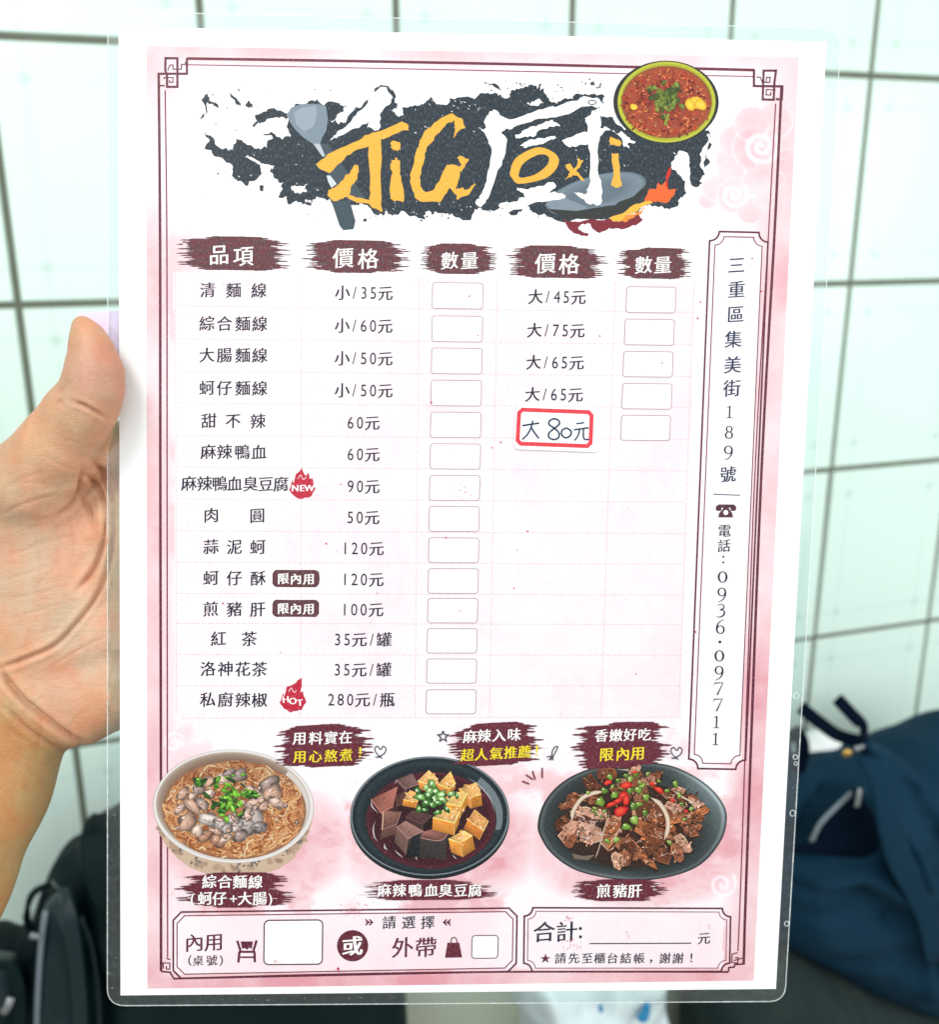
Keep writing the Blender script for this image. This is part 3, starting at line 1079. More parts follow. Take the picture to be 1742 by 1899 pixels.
ink = Ink()
ink.disc(*KC([(780, 1020)])[0], 96, 34, [(.5, L(100, 116, 128)), (.9, L(122, 138, 150)), (1, L(92, 108, 120))], -0.26, 40)
ink.poly(ragged(KC([(420, 1100), (480, 1150), (700, 1145), (715, 1110), (650, 1080), (560, 1050), (470, 1060)]), 1.5, 2, rr), L(130, 146, 158))
ink.poly(KC([(430, 1125), (640, 1140), (860, 1105), (1040, 1040), (1150, 940), (1165, 900), (1130, 1010), (1060, 1110), (940, 1165), (760, 1200), (560, 1190)]), L(44, 50, 48))
ink.poly(ragged(KC([(810, 1090), (960, 1060), (900, 1100), (815, 1112)]), 1, 2, rr), L(120, 136, 150))
wok = ink.build('wok_picture', logo, PHOTO_INK)

ink = Ink()
for col, pts in ((L(128, 34, 48), [(545, 1190), (640, 1215), (750, 1195), (880, 1190), (940, 1215), (1040, 1180), (1080, 1150), (1110, 1200), (1040, 1240), (960, 1270), (870, 1260), (830, 1285), (770, 1275), (740, 1230), (660, 1245), (690, 1290), (735, 1300), (720, 1320), (640, 1300), (580, 1255)]),
                 (L(238, 104, 40), [(1060, 1090), (1120, 1060), (1160, 985), (1200, 990), (1215, 935), (1240, 960), (1270, 930), (1290, 990), (1350, 985), (1320, 1040), (1270, 1085), (1180, 1075), (1100, 1100)]),
                 (L(208, 44, 30), [(1265, 960), (1270, 900), (1300, 830), (1300, 890), (1285, 960), (1300, 1010)]),
                 (L(252, 188, 66), [(870, 1190), (960, 1160), (1040, 1100), (1120, 1075), (1180, 1085), (1090, 1120), (1070, 1150), (1000, 1165), (960, 1210), (900, 1215)]),
                 (L(246, 146, 48), [(960, 1205), (1010, 1165), (1090, 1145), (1130, 1100), (1100, 1160), (1040, 1190), (1000, 1215)])):
    ink.poly(ragged(KC(pts), 1.6, 2, rr), col)
for pts in (KC([(650, 1255), (690, 1230), (740, 1235), (735, 1265), (700, 1285), (665, 1275)]),):
    ink.poly(ragged(pts, 1.6, 2, rr), WHITE)
ink.build('flame_picture', logo, PHOTO_INK)

ink = Ink()
WS = [KB([(280, 685), (345, 622), (420, 560), (500, 470), (590, 375), (640, 290), (680, 247), (735, 255), (775, 322), (770, 372), (700, 442), (682, 470), (690, 560), (650, 592), (580, 575), (602, 522), (550, 540), (480, 575), (400, 622), (350, 648)]),
      KB([(345, 490), (380, 455), (430, 428), (440, 450), (400, 490)]),
      KB([(1510, 470), (1530, 440), (1600, 452)]) + KC([(130, 480), (200, 495), (330, 450), (450, 410), (560, 385), (640, 368), (700, 335), (780, 345), (822, 380), (800, 412), (745, 402), (640, 430), (540, 470), (440, 490), (330, 512), (200, 552), (150, 560), (115, 595), (152, 660), (120, 790), (60, 950), (20, 1055)]) + KB([(1460, 1178), (1420, 1135), (1470, 1070), (1505, 980), (1530, 850), (1530, 700), (1490, 610), (1440, 568), (1500, 570)]),
      KC([(210, 605), (260, 580), (340, 545), (430, 510), (480, 515), (530, 545), (470, 548), (380, 572), (362, 605), (300, 622), (240, 632)]),
      KC([(245, 682), (310, 640), (390, 628), (470, 615), (500, 628), (430, 655), (330, 680), (270, 695)]),
      KC([(225, 975), (300, 990), (390, 965), (450, 938), (492, 950), (490, 980), (445, 1018), (530, 1018), (565, 1045), (520, 1062), (400, 1078), (300, 1102), (170, 1147), (110, 1120), (100, 1090), (200, 1075), (282, 1045), (240, 1000)]),
      KC([(540, 645), (640, 603), (720, 588), (800, 560), (835, 548), (880, 575), (820, 607), (740, 642), (640, 690), (585, 690)]),
      KC([(712, 520), (700, 490), (762, 432), (800, 442), (810, 480), (806, 600), (795, 760), (800, 900), (825, 1000), (820, 1060), (790, 1102), (740, 1097), (700, 1062), (620, 1008), (700, 1025), (725, 980), (738, 850), (727, 700)])]
for pts in WS[:2]:
    ink.poly(ragged(pts, 2.2, 2, rr), WHITE)
ink.build('white_brush_character', logo)
ink = Ink()
for pts in WS[2:]:
    ink.poly(ragged(pts, 2.2, 2, rr), WHITE)
ink.stroke(KB([(640, 290), (690, 245), (740, 252), (780, 300), (800, 340)]), 3.0, SLATE)
ink.ring(*KC([(752, 378)])[0], 8, 5, 2, 2, SLATE)
ink.build('white_brush_character', logo)

ink = Ink()
GS = [KB([(190, 850), (280, 770), (480, 680), (600, 620), (720, 580), (850, 520), (900, 545), (908, 590), (800, 615), (750, 640), (690, 655), (600, 710), (480, 750), (390, 830), (300, 915), (240, 895)]),
      KB([(598, 690), (690, 645), (690, 1000), (705, 1212), (680, 1205), (600, 1150), (608, 1000)]),
      KB([(280, 1092), (285, 1045), (330, 1030), (400, 970), (450, 920), (490, 850), (516, 858), (510, 960), (460, 1020), (442, 1088), (400, 1115), (320, 1132)]),
      KB([(430, 1085), (470, 1090), (610, 1125), (650, 1190), (600, 1152), (440, 1112)]),
      KB([(765, 682), (840, 684), (850, 735), (820, 747), (790, 740), (765, 715)]),
      KB([(770, 812), (800, 798), (836, 820), (838, 900), (855, 1000), (866, 1140), (800, 1132), (765, 1100), (768, 950), (762, 880)]),
      KB([(1225, 460), (1310, 495), (1342, 570), (1275, 607), (1245, 655), (1262, 590), (1255, 510), (1190, 545), (1120, 620), (1060, 700), (1030, 800), (1000, 900), (995, 1020), (1030, 1060), (1090, 1050), (1140, 980), (1200, 850), (1300, 870), (1312, 850), (1275, 800), (1290, 785), (1370, 810), (1330, 880), (1300, 905), (1265, 1040), (1320, 1025), (1350, 1045), (1415, 988), (1422, 1000), (1370, 1080), (1280, 1122), (1262, 1080), (1225, 1030), (1180, 1085), (1145, 1142), (1000, 1137), (950, 1100), (920, 1000), (915, 930), (950, 790), (985, 690), (1000, 650), (1060, 570), (1120, 520)]),
      KC([(565, 815), (605, 815), (640, 860), (700, 930), (685, 930), (640, 890), (600, 870)]), KC([(655, 765), (690, 785), (660, 840), (610, 900), (562, 920), (585, 880), (640, 830)]),
      KC([(880, 618), (952, 650), (942, 686), (878, 676)]), KC([(890, 735), (940, 738), (945, 860), (962, 965), (940, 975), (885, 960), (905, 850)])]
for pts in GS:
    ink.poly(ragged(pts, 1.6, 2, rr), GOLD)
o1 = spline(KC([(175, 870), (215, 770), (340, 700), (420, 700), (500, 745), (518, 800), (480, 870), (400, 920), (240, 950), (190, 910)]), 4, True)
i1 = spline(KC([(235, 885), (265, 810), (345, 757), (400, 742), (440, 755), (450, 785), (425, 830), (350, 885), (260, 908), (240, 900)]), 4, True)
n = len(o1)
ink.raw(np.vstack([o1, i1]), [(i, (i + 1) % n, n + (i + 1) % n, n + i) for i in range(n)], GOLD)
ink.build('gold_brush_letter', logo)

ink = Ink()
bx, by = KC([(1272, 376)])[0]
ink.disc(bx, by, 98, 77, [(.9, L(40, 44, 40)), (1, L(34, 40, 40))], 0, 48)
ink.disc(bx + 1, by, 91.5, 75.5, [(.8, L(150, 160, 40)), (.93, L(170, 176, 40)), (.97, L(204, 204, 66)), (1, L(120, 132, 36))], 0, 48)
ink.disc(bx + 1, by, 84, 67, [(.3, L(150, 62, 44)), (.9, L(168, 74, 44)), (1, L(140, 80, 40))], 0, 40)
for _ in range(420):
    a_, r_ = rr.uniform(0, 6.28), math.sqrt(rr.random())
    x, y = bx + math.cos(a_) * r_ * 78, by + math.sin(a_) * r_ * 62
    c = rr.choice([(196, 84, 52), (128, 40, 34), (214, 108, 62), (160, 62, 46), (110, 40, 34), (236, 140, 84), (178, 84, 44), (206, 60, 44)])
    b0, l_ = rr.uniform(0, 3.1), rr.uniform(4, 13)
    ink.stroke(spline([(x, y), (x + math.cos(b0) * l_ * .5 + rr.uniform(-3, 3), y + math.sin(b0) * l_ * .5 + rr.uniform(-3, 3)), (x + math.cos(b0) * l_, y + math.sin(b0) * l_)], 3), rr.uniform(1.6, 4), L(*c), L(*(max(0, v - 34) for v in c)), taper=.3)
for _ in range(24):
    a_, r_ = rr.uniform(0, 6.28), rr.uniform(.5, 1)
    x, y = bx + math.cos(a_) * r_ * 76, by + math.sin(a_) * r_ * 60
    ink.disc(x, y, rr.uniform(.8, 2), rr.uniform(.6, 1.4), [(1, L(236, 190, 140))], 0, 7)
for x, y, r in ((1480, 380, 16), (1440, 395, 12), (1515, 395, 13), (1045, 410, 8)):
    x, y = KC([(x, y)])[0]
    ink.disc(x, y, r, r * .7, [(.3, L(250, 214, 70)), (.8, L(240, 190, 44)), (1, L(206, 150, 40))], rr.random(), 12, wob=.12)
ink.build('bowl_picture', logo, PHOTO_INK)
ink = Ink()
for _ in range(60):
    x, y = KC([(1275 + rr.gauss(0, 58), 350 + rr.gauss(0, 50))])[0]
    g = rr.choice([(96, 116, 40), (120, 140, 50), (70, 92, 34), (140, 158, 66), (58, 78, 30)])
    ink.disc(x, y, rr.uniform(4, 8), rr.uniform(3, 6), [(.3, L(*g)), (1, L(*(int(v * .75) for v in g)))], rr.random() * 3, 9, wob=.3)
ink.stroke(KC([(1290, 460), (1275, 500), (1265, 540)]), 6, L(150, 160, 60), L(110, 124, 44))
ink.build('cilantro_picture', logo, PHOTO_INK)


# ---- brushed banners
def banner(x0, y0, x1, y1, seed, tone, name, parent, skew=0.0, body=0.14, dark=0.5):
    """a dry brush stroke between two corners, in streaks with ragged ends"""
    r = random.Random(seed)
    i = Ink()
    cx, cy = (x0 + x1) / 2, (y0 + y1) / 2
    u, v = axes_at(cx, cy)
    if skew:
        u = np.array([u[0], u[1] + skew])
    w, h = x1 - x0, y1 - y0
    n = 15
    z = LAYER[0]
    for kx in range(n):
        f0, f1 = kx / n - .5, (kx + 1) / n - .5
        fm = (f0 + f1) / 2
        cap = 1 - 0.16 * abs(fm * 2) ** 3
        l_ = -w / 2 * cap + r.random() ** 1.4 * w * body
        r_ = w / 2 * cap - r.random() ** 1.4 * w * body * 1.15
        if kx in (0, n - 1):
            l_, r_ = l_ + w * r.uniform(.03, .16), r_ - w * r.uniform(.03, .16)
        m = 26
        xs = np.linspace(l_, r_, m)
        jt = np.array([r.gauss(0, .16) for _ in range(m)])
        ends = np.minimum(np.arange(m), np.arange(m)[::-1])
        thin = np.where(ends == 0, 0.10, np.where(ends <= 2, .55, 1.12))
        mid = (fm + (jt * .25 / n)) * h
        hh = h / n / 2 * thin * (1 + np.abs(jt) * .5) + np.where(ends > 2, h / n * .08, 0)
        bow = -0.03 * h * np.cos(xs / w * 3.0)
        up = np.stack([xs, mid - hh + bow], 1)
        dn = np.stack([xs, mid + hh + bow], 1)
        P = np.vstack([up, dn])
        P = np.array([cx, cy]) + np.outer(P[:, 0], u) - np.outer(P[:, 1], v)
        cols = []
        for q_ in range(m):
            d_ = r.random() * dark
            cols.append(np.array(tone) * (1 - d_) + np.array(L(84, 62, 66)) * d_)
        i.raw(P, [(a_, a_ + 1, m + a_ + 1, m + a_) for a_ in range(m - 1)], np.vstack([cols, cols]))
    for _ in range(9):                                 # splits of bare paper near the ends
        sgn = r.choice([-1, 1])
        xx, yy = sgn * w * r.uniform(.30, .46), r.uniform(-.42, .42) * h
        p = np.array([cx, cy]) + u * xx - v * yy
        i.stroke([p, p + u * sgn * w * r.uniform(.03, .08)], r.uniform(.7, 1.6), L(250, 236, 240))
    return i.build(name, parent)


LAYER[0] = 0.00004
HEADS = [((322.7, 441, 546.6, 502), '品項', ((406, 472), (451, 475)), 39), ((555.5, 448, 766, 507), '價格', ((636.7, 478), (683, 479.7)), 40),
         ((776.7, 454, 927, 508.8), '數量', ((834, 483), (871, 483)), 34), ((933.6, 458, 1131, 516), '價格', ((1012, 488), (1056, 489.5)), 40), ((1141, 462, 1290, 517.5), '數量', ((1194, 491), (1230, 491)), 34)]
for i, (bx4, s, pts, em) in enumerate(HEADS):
    o = banner(*bx4, 11 + i, L(112, 46, 54), 'column_heading', MENU, dark=0.9, body=.12)
    t = Ink()
    at_points(t, s, pts, em, WHITE)
    t.build('heading_lettering', o)

# ---- the price table
LAYER[0] = 0.00004
ink = Ink()
LT = L(238, 208, 220)
ly = [567, 628, 688, 747, 807, 866, 925, 984.5, 1042.5, 1100.5, 1156, 1214, 1272]
for y in ly:
    u, _ = axes_at(800, y)
    sl = u[1] / u[0]
    xr = 1287 - (y - 560) * .034
    ink.line((325, y), (xr, y + sl * (xr - 325) * 1.0), 1.3, LT, (9, 3))
for (xa, ya), (xb, yb) in (((559.4, 512), (557, 1330)), ((778, 512), (769.6, 1330)), ((923, 516), (908, 1330)), ((1142, 520), (1115, 1330)), ((1288, 522), (1260, 1320)), ((325, 505), (327, 1322))):
    ink.line((xa, ya), (xb, yb), 1.3, LT, (9, 3))
ink.line((336, 1332), (1250, 1330), 1.3, LT, (9, 3))
table = ink.build('table_grid', MENU)

NAMES = [('清麵線', (385, 433, 480), 538), ('綜合麵線', (383.5, 416, 450, 481.5), 600), ('大腸麵線', (383.5, 416, 450, 481.5), 658.5), ('蚵仔麵線', (383.5, 416, 450, 481.5), 719.5),
         ('甜不辣', (387, 432, 478), 780.5), ('麻辣鴨血', (386, 416, 449, 480), 838), ('麻辣鴨血臭豆腐', (350, 379, 407, 435, 464.5, 493, 521), 897),
         ('肉圓', (391.5, 477), 955.5), ('蒜泥蚵', (391, 434.5, 478), 1014), ('蚵仔酥', (391, 434.5, 478.5), 1072), ('煎豬肝', (390.5, 434.5, 478), 1129.5),
         ('紅茶', (405, 462), 1184.5), ('洛神花茶', (385.5, 418, 450, 481), 1240.5), ('私廚辣椒', (385, 418, 450, 481), 1297.5)]
for s, xs, y in NAMES:
    t = Ink()
    at_points(t, s, [(x, y + (x - 433) * .008) for x in xs], 29.5, NAVY)
    t.build('dish_name', table, PHOTO_INK)
PR = [('小/35元', 675, 543), ('小/60元', 674.5, 604), ('小/50元', 674.5, 664.5), ('小/50元', 674.5, 724), ('60元', 673, 784), ('60元', 673, 842.5), ('90元', 673, 902), ('50元', 672.5, 959.5),
      ('120元', 672, 1017), ('120元', 671.5, 1074.5), ('100元', 671, 1130.5), ('35元/罐', 672, 1186), ('35元/罐', 671.5, 1242), ('280元/瓶', 669, 1297.5),
      ('大/45元', 1033.5, 550.5), ('大/75元', 1031.5, 612.5), ('大/65元', 1030, 672), ('大/65元', 1028, 731.5)]
for s, x, y in PR:
    t = Ink()
    row(t, s, x, y, 29.0, NAVY, adv=28.0, num=.60)
    t.build('dish_price', table, PHOTO_INK)


def rrect(cx, cy, w, h, r, n=5, cut=False):
    u, v = axes_at(cx, cy)
    pts = []
    for sx, sy, a0 in ((1, 1, 0), (-1, 1, 90), (-1, -1, 180), (1, -1, 270)):
        for k_ in range(n + 1):
            a_ = math.radians(a0 + 90 * k_ / n)
            pts.append(np.array([cx, cy]) + u * (sx * (w / 2 - r) + r * math.cos(a_)) + v * (sy * (h / 2 - r) + r * math.sin(a_)))
    return np.array(pts)


BY1 = [548.5, 610, 669.5, 729, 788, 846.5, 905, 962.5, 1020.5, 1077.5, 1132.5, 1188.5, 1244.5, 1301.5]
BX1 = [849, 848.3, 847.3, 846.3, 845.5, 844.7, 843.4, 842.4, 841.7, 840.8, 839.8, 838.6, 837.8, 836.8]
BOX = [(x, y, 94 - i * .25, 47.5 - i * .2) for i, (x, y) in enumerate(zip(BX1, BY1))] + [(1208, 556, 92, 47), (1205, 616, 92, 47), (1202.5, 675.5, 92, 46.5), (1200.5, 735, 92, 46.5), (1198, 793.5, 91, 46)]
for x, y, w, h in BOX:
    t = Ink()
    p = rrect(x, y, w, h, 5)
    t.poly(p, L(255, 254, 255))
    t.stroke(p, 1.7, L(188, 160, 172), closed=True)
    t.build('quantity_box', table)

# badges
LAYER[0] = 0.00007
for (x, y, tip, s, tl) in ((560.5, 903, (559, 862.5), 'NEW', 0.0), (543, 1298, (560, 1257), 'HOT', -0.10)):
    t = Ink()
    dx = (tip[0] - x) * .8
    RED = L(196, 36, 62)
    flame = [(x - 23, y + 4), (x - 18, y - 14), (x - 16, y - 6), (x - 12, y - 24), (x - 4 + dx * .5, y - 30), (x + dx * .6, y - 36), tip, (x + 3 + dx, y - 28), (x + 8 + dx * .6, y - 20), (x + 12 + dx * .3, y - 26), (x + 14, y - 14), (x + 19, y - 16), (x + 21, y - 6), (x + 24, y + 3)]
    low = [(x + 24 * math.cos(a_) * (1 + .04 * math.sin(a_ * 9)), y + 22 * math.sin(a_) * (1 + .05 * math.cos(a_ * 7))) for a_ in np.linspace(0.1, 3.04, 18)]
    t.poly(ragged(flame + low, .7, 1), RED)
    t.stroke(spline([(x - 8, y - 15), (x - 3, y - 22), (x + 2, y - 14), (x + 7, y - 18)], 4), 1.4, L(250, 220, 226))
    o = t.build('flame_badge', table)
    t = Ink()
    for i, c in enumerate(s):
        put(t, c, x + (i - 1) * 13.2, y + 2 + (i - 1) * tl * 30 * -1, 17.0, WHITE, 1.05, tilt=tl, bold=.035)
    t.build('badge_lettering', o)
for cx, cy in ((548.7, 1072.8), (548.5, 1128.2)):
    t = Ink()
    t.poly(ragged(rrect(cx, cy, 86, 32, 9), .6, 1), L(98, 58, 62))
    t.stroke(rrect(cx, cy, 84, 30, 8), 1.4, L(78, 38, 46), closed=True)
    o = t.build('dine_in_badge', table)
    t = Ink()
    at_points(t, '限內用', ((cx - 23.5, cy), (cx, cy + .5), (cx + 24, cy + .8)), 22, WHITE, bold=.012)
    t.build('badge_lettering', o)


# ---- address panel
LAYER[0] = 0.00004
def notched(pts4, r, concave=True, n=6):
    """box outline with scooped or cut corners"""
    q = [np.array(p, float) for p in pts4]
    out = []
    for i in range(4):
        p, a_, c_ = q[i], q[i - 1], q[(i + 1) % 4]
        da, dc = (a_ - p) / np.linalg.norm(a_ - p), (c_ - p) / np.linalg.norm(c_ - p)
        if concave:
            for k_ in range(n + 1):
                th = math.pi / 2 * k_ / n
                out.append(p + da * r * math.cos(th) + dc * r * math.sin(th))
        else:
            out += [p + da * r, p + dc * r]
    return np.array(out)


ink = Ink()
A4 = [(1317.5, 429), (1426, 431.5), (1382.8, 1427), (1277.5, 1425)]
ink.stroke(notched(A4, 17.5), 3.4, MAROON, closed=True)
B4 = [(1327.5, 438.5), (1415, 440.5), (1372.3, 1417), (1287.7, 1415)]
ink.stroke(notched(B4, 16), 2.0, L(130, 45, 75), closed=True)
addr_o = ink.build('address_panel', MENU)
t = Ink()
for c, (x, y) in zip('三重區集美街', ((1366.8, 491.5), (1366.8, 536.7), (1365.2, 582.8), (1361, 629), (1359.6, 676.5), (1358.5, 719.7))):
    put(t, c, x, y, 33.5, L(24, 44, 82))
for c, (x, y) in zip('189', ((1353.8, 764), (1353, 801.5), (1351.5, 838))):
    old_digit(t, c, x, y, L(24, 36, 60), 23)
put(t, '號', 1351, 879.5, 31, L(24, 44, 82))
t.line((1323.6, 916.5), (1373.4, 918.5), 1.8, L(60, 76, 104))
t.build('address_lettering', addr_o, PHOTO_INK)
t = Ink()
u, v = axes_at(1347, 947.5)
PP = lambda pts: [np.array([1347, 947.5]) + u * x + v * y for x, y in pts]
PC = L(84, 40, 58)
t.poly(PP([(-19, 2), (-19, 8), (-14, 12), (14, 12), (19, 8), (19, 2), (16, 0), (9, 0), (8, 6), (-8, 6), (-9, 0), (-16, 0)]), PC)
t.poly(PP([(-5, 6), (5, 6), (7, 2), (12, -4), (14, -12), (-14, -12), (-12, -4), (-7, 2)]), PC)
t.disc(*PP([(0, -3)])[0], 4.6, 4.6, [(1, WHITE)], 0, 16)
t.build('telephone_symbol', addr_o)
t = Ink()
put(t, '電', 1344.3, 984, 25, NAVY)
put(t, '話', 1343.8, 1012, 25, NAVY)
for y in (1032.6, 1043):
    t.disc(1342.3, y, 2.0, 2.0, [(1, NAVY)], 0, 10)
for c, (x, y) in zip('0936097711', ((1341, 1070), (1339.4, 1101.5), (1338, 1132.6), (1337, 1164), (1335, 1216.4), (1334.2, 1246.5), (1333.5, 1277), (1332.2, 1307), (1329.6, 1339), (1328, 1370.5))):
    old_digit(t, c, x, y, L(20, 30, 56), 23)
t.disc(1336, 1190.5, 2.8, 2.8, [(1, NAVY)], 0, 10)
t.build('phone_number_lettering', addr_o, PHOTO_INK)

# ---- price sticker, a slip of card with a written price
LAYER[0] = 0.00010
F4 = crop(760, 430, .3215)
stk_q = [(957.5, 751), (1112, 757.5), (1107.5, 838.5), (954.5, 833)]
stk, _ = sheet('price_sticker', stk_q, LAYER[0], LAYER[0] + 0.00040, PAPER, MENU, r=7, n=4)
LAYER[0] += 0.00042
t = Ink()
t.stroke(notched([(963.5, 759.5), (1098, 764.5), (1095.5, 827.5), (960, 822.5)], 6, False), 7.6, L(232, 60, 74), closed=True)
t.build('red_border', stk)
t = Ink()
HW = L(24, 52, 84)
for pts, w in (([(650, 1118), (700, 1110), (748, 1103)], 3.4), ([(712, 1088), (700, 1130), (680, 1168), (650, 1198)], 3.2), ([(700, 1125), (722, 1160), (746, 1192)], 3.4),
               ([(862, 1088), (835, 1078), (808, 1090), (806, 1112), (835, 1132), (862, 1160), (858, 1188), (830, 1198), (804, 1184), (806, 1158), (840, 1130), (864, 1108), (862, 1088)], 3.4),
               ([(905, 1130), (880, 1145), (878, 1170), (900, 1188), (926, 1176), (932, 1150), (905, 1130)], 3.4),
               ([(962, 1106), (985, 1104), (1008, 1100)], 3.0), ([(948, 1142), (990, 1136), (1034, 1130)], 3.2), ([(982, 1138), (972, 1175), (952, 1204)], 3.0), ([(1004, 1136), (1003, 1180), (1012, 1197), (1036, 1197)], 3.2)):
    t.stroke(spline(F4(pts), 5), w, HW)
t.build('handwritten_price', stk)


# ---- the three printed dishes
def shade(c, f):
    return tuple(max(0, min(255, v * f)) for v in c)


rr = random.Random(21)
# 1: noodle soup
LAYER[0] = 0.00006
c2 = crop(260, 1330, .2296)
P2 = lambda x, y: c2([(x, y)])[0]
k2 = .2296
ink = Ink(2e-7)
body = c2([(120, 800), (150, 930), (210, 1040), (300, 1140), (400, 1215), (520, 1262), (760, 1275), (1000, 1262), (1120, 1225), (1230, 1150), (1320, 1020), (1385, 860), (1395, 760)])
ink.poly(body, L(206, 180, 156))
for _ in range(26):
    a_ = rr.uniform(.25, 2.9)
    x, y = 755 + math.cos(a_) * 600, 790 + math.sin(a_) * rr.uniform(425, 465)
    ink.disc(*P2(x, y), rr.uniform(5, 11), rr.uniform(4, 8), [(.4, L(*shade((172, 144, 124), rr.uniform(.9, 1.1)))), (1, L(188, 160, 136))], rr.random(), 8, wob=.4)
for a_ in (.55, .75, 1.25, 1.5, 2.1, 2.4):
    x, y = 755 + math.cos(a_) * 590, 770 + math.sin(a_) * 440
    for _ in range(5):
        ink.disc(*P2(x + rr.gauss(0, 26), y + rr.gauss(0, 16)), rr.uniform(2, 6), rr.uniform(1.5, 4), [(1, L(124, 116, 110))], rr.random() * 3, 7, wob=.3)
ex, ey = P2(752, 720)
ink.disc(ex, ey, 651 * k2, 459 * k2, [(.93, L(206, 196, 190)), (.985, L(240, 236, 234)), (1, L(176, 164, 158))], .03, 64)
ink.disc(ex - 1, ey - 2, 622 * k2, 430 * k2, [(.6, L(150, 122, 104)), (.86, L(132, 108, 94)), (.95, L(158, 136, 120)), (1, L(190, 174, 162))], .03, 64)
# bright far wall of the bowl
pts = [(752 + math.cos(a_) * 610, 716 + math.sin(a_) * 418) for a_ in np.linspace(-.75, .95, 22)] + [(752 + math.cos(a_) * 575, 735 + math.sin(a_) * 395) for a_ in np.linspace(.95, -.75, 22)]
ink.poly(c2(pts), L(216, 206, 200))
fx, fy = P2(760, 748)
ink.disc(fx, fy, 582 * k2, 400 * k2, [(.5, L(184, 124, 86)), (.9, L(196, 138, 98)), (1, L(140, 100, 76))], .03, 64)
dish = ink.build('noodle_soup_picture', MENU, PHOTO_INK)
ink = Ink(2e-7)


def in_food(r):
    a_, q_ = rr.uniform(0, 6.283), math.sqrt(rr.random()) * r
    return a_, q_


for _ in range(1150):
    a_, q_ = in_food(.97)
    if q_ < .35:
        continue
    x, y = 760 + math.cos(a_) * 575 * q_, 748 + math.sin(a_) * 394 * q_
    t0 = a_ + math.pi / 2 + rr.gauss(0, .7)
    l_ = rr.uniform(60, 170)
    cv_ = rr.gauss(0, 38)
    pts = [(x - math.cos(t0) * l_ / 2, y - math.sin(t0) * l_ / 2), (x - math.sin(t0) * cv_, y + math.cos(t0) * cv_), (x + math.cos(t0) * l_ / 2, y + math.sin(t0) * l_ / 2)]
    ok = all(((p[0] - 760) / 580) ** 2 + ((p[1] - 748) / 398) ** 2 < 1 for p in pts)
    if not ok:
        continue
    c = rr.choice([(230, 166, 112), (242, 188, 136), (212, 142, 92), (186, 112, 68), (248, 208, 164), (222, 156, 104), (166, 92, 52)])
    if y < 560:
        c = shade(c, .92)
    ink.stroke(c2(spline(pts, 4)), rr.uniform(11, 20) * k2, L(*shade(c, 1.06)), L(*shade(c, .74)), taper=.12)
for _ in range(60):
    a_, q_ = in_food(.95)
    if q_ > .4:
        ink.disc(*P2(760 + math.cos(a_) * 560 * q_, 748 + math.sin(a_) * 385 * q_), rr.uniform(.7, 1.6), rr.uniform(.5, 1.2), [(1, L(255, 236, 214))], rr.random(), 6)
ink.build('noodles', dish, PHOTO_INK)
ink = Ink(2e-7)


def morsel(x, y, rx, ry, c, rot, f=P2, kk_=k2, hl=True, out_=.55):
    px_, py_ = f(x, y)
    ink.disc(px_, py_, rx * kk_, ry * kk_, [(1, L(*shade(c, out_)))], rot, 18, wob=.18)
    ink.disc(px_ - .3, py_ - .5, rx * kk_ * .93, ry * kk_ * .9, [(.25, L(*shade(c, 1.16))), (.6, L(*c)), (1, L(*shade(c, .66)))], rot, 18, off=(-rx * kk_ * .3, -ry * kk_ * .35), wob=.26)
    if hl:
        ink.disc(px_ - rx * kk_ * .25, py_ - ry * kk_ * .35, rx * kk_ * .20, ry * kk_ * .13, [(.3, L(250, 242, 238)), (1, L(*shade(c, 1.15)))], rot, 9)


GREY_P = [(206, 172, 158), (190, 158, 146), (176, 152, 142), (216, 184, 168), (158, 138, 132), (198, 160, 140), (230, 200, 184)]
spots = [(345, 620, 62, 40), (320, 740, 50, 38), (420, 720, 75, 55), (380, 850, 70, 75), (470, 575, 46, 60), (550, 520, 50, 45), (500, 700, 55, 45), (555, 620, 40, 42), (660, 500, 60, 45), (720, 450, 50, 35), (800, 470, 62, 55),
         (890, 600, 50, 55), (960, 640, 60, 50), (1040, 540, 80, 60), (1070, 620, 75, 80), (1100, 690, 70, 40), (900, 700, 65, 45), (940, 800, 80, 60), (860, 880, 80, 62), (780, 880, 52, 40), (960, 890, 62, 48), (560, 830, 85, 62), (640, 860, 50, 48),
         (600, 930, 55, 36), (520, 960, 60, 50), (620, 1000, 60, 48), (810, 960, 58, 48), (700, 900, 52, 44), (460, 920, 46, 52), (740, 830, 60, 40), (1000, 720, 46, 36), (420, 640, 36, 30), (870, 780, 50, 40), (690, 980, 50, 34)]
for x, y, rx, ry in spots:
    c = rr.choice(GREY_P)
    if 780 < y < 920 and 520 < x < 1000:
        c = rr.choice([(172, 160, 156), (192, 178, 172), (152, 140, 138), (212, 198, 190)])
    if y > 930 and x < 680:
        c = rr.choice([(206, 158, 130), (188, 140, 116)])
    morsel(x, y, rx * 1.12, ry * .92, c, rr.gauss(0, .8))
    for _ in range(rr.randint(2, 5)):
        a_ = rr.uniform(0, 3.1)
        xx, yy = x + rr.gauss(0, rx * .25), y + rr.gauss(0, ry * .25)
        ink.stroke(c2(spline([(xx - math.cos(a_) * rx * .4, yy - math.sin(a_) * ry * .4), (xx + rr.gauss(0, 8), yy + rr.gauss(0, 8)), (xx + math.cos(a_) * rx * .4, yy + math.sin(a_) * ry * .4)], 3)), rr.uniform(3, 7) * k2, L(*shade(c, rr.choice([.5, .6, 1.25]))), taper=.3)
for _ in range(26):
    morsel(740 + rr.gauss(0, 210), 720 + rr.gauss(0, 130), rr.uniform(14, 28), rr.uniform(10, 22), rr.choice(GREY_P), rr.random() * 3, out_=.35)
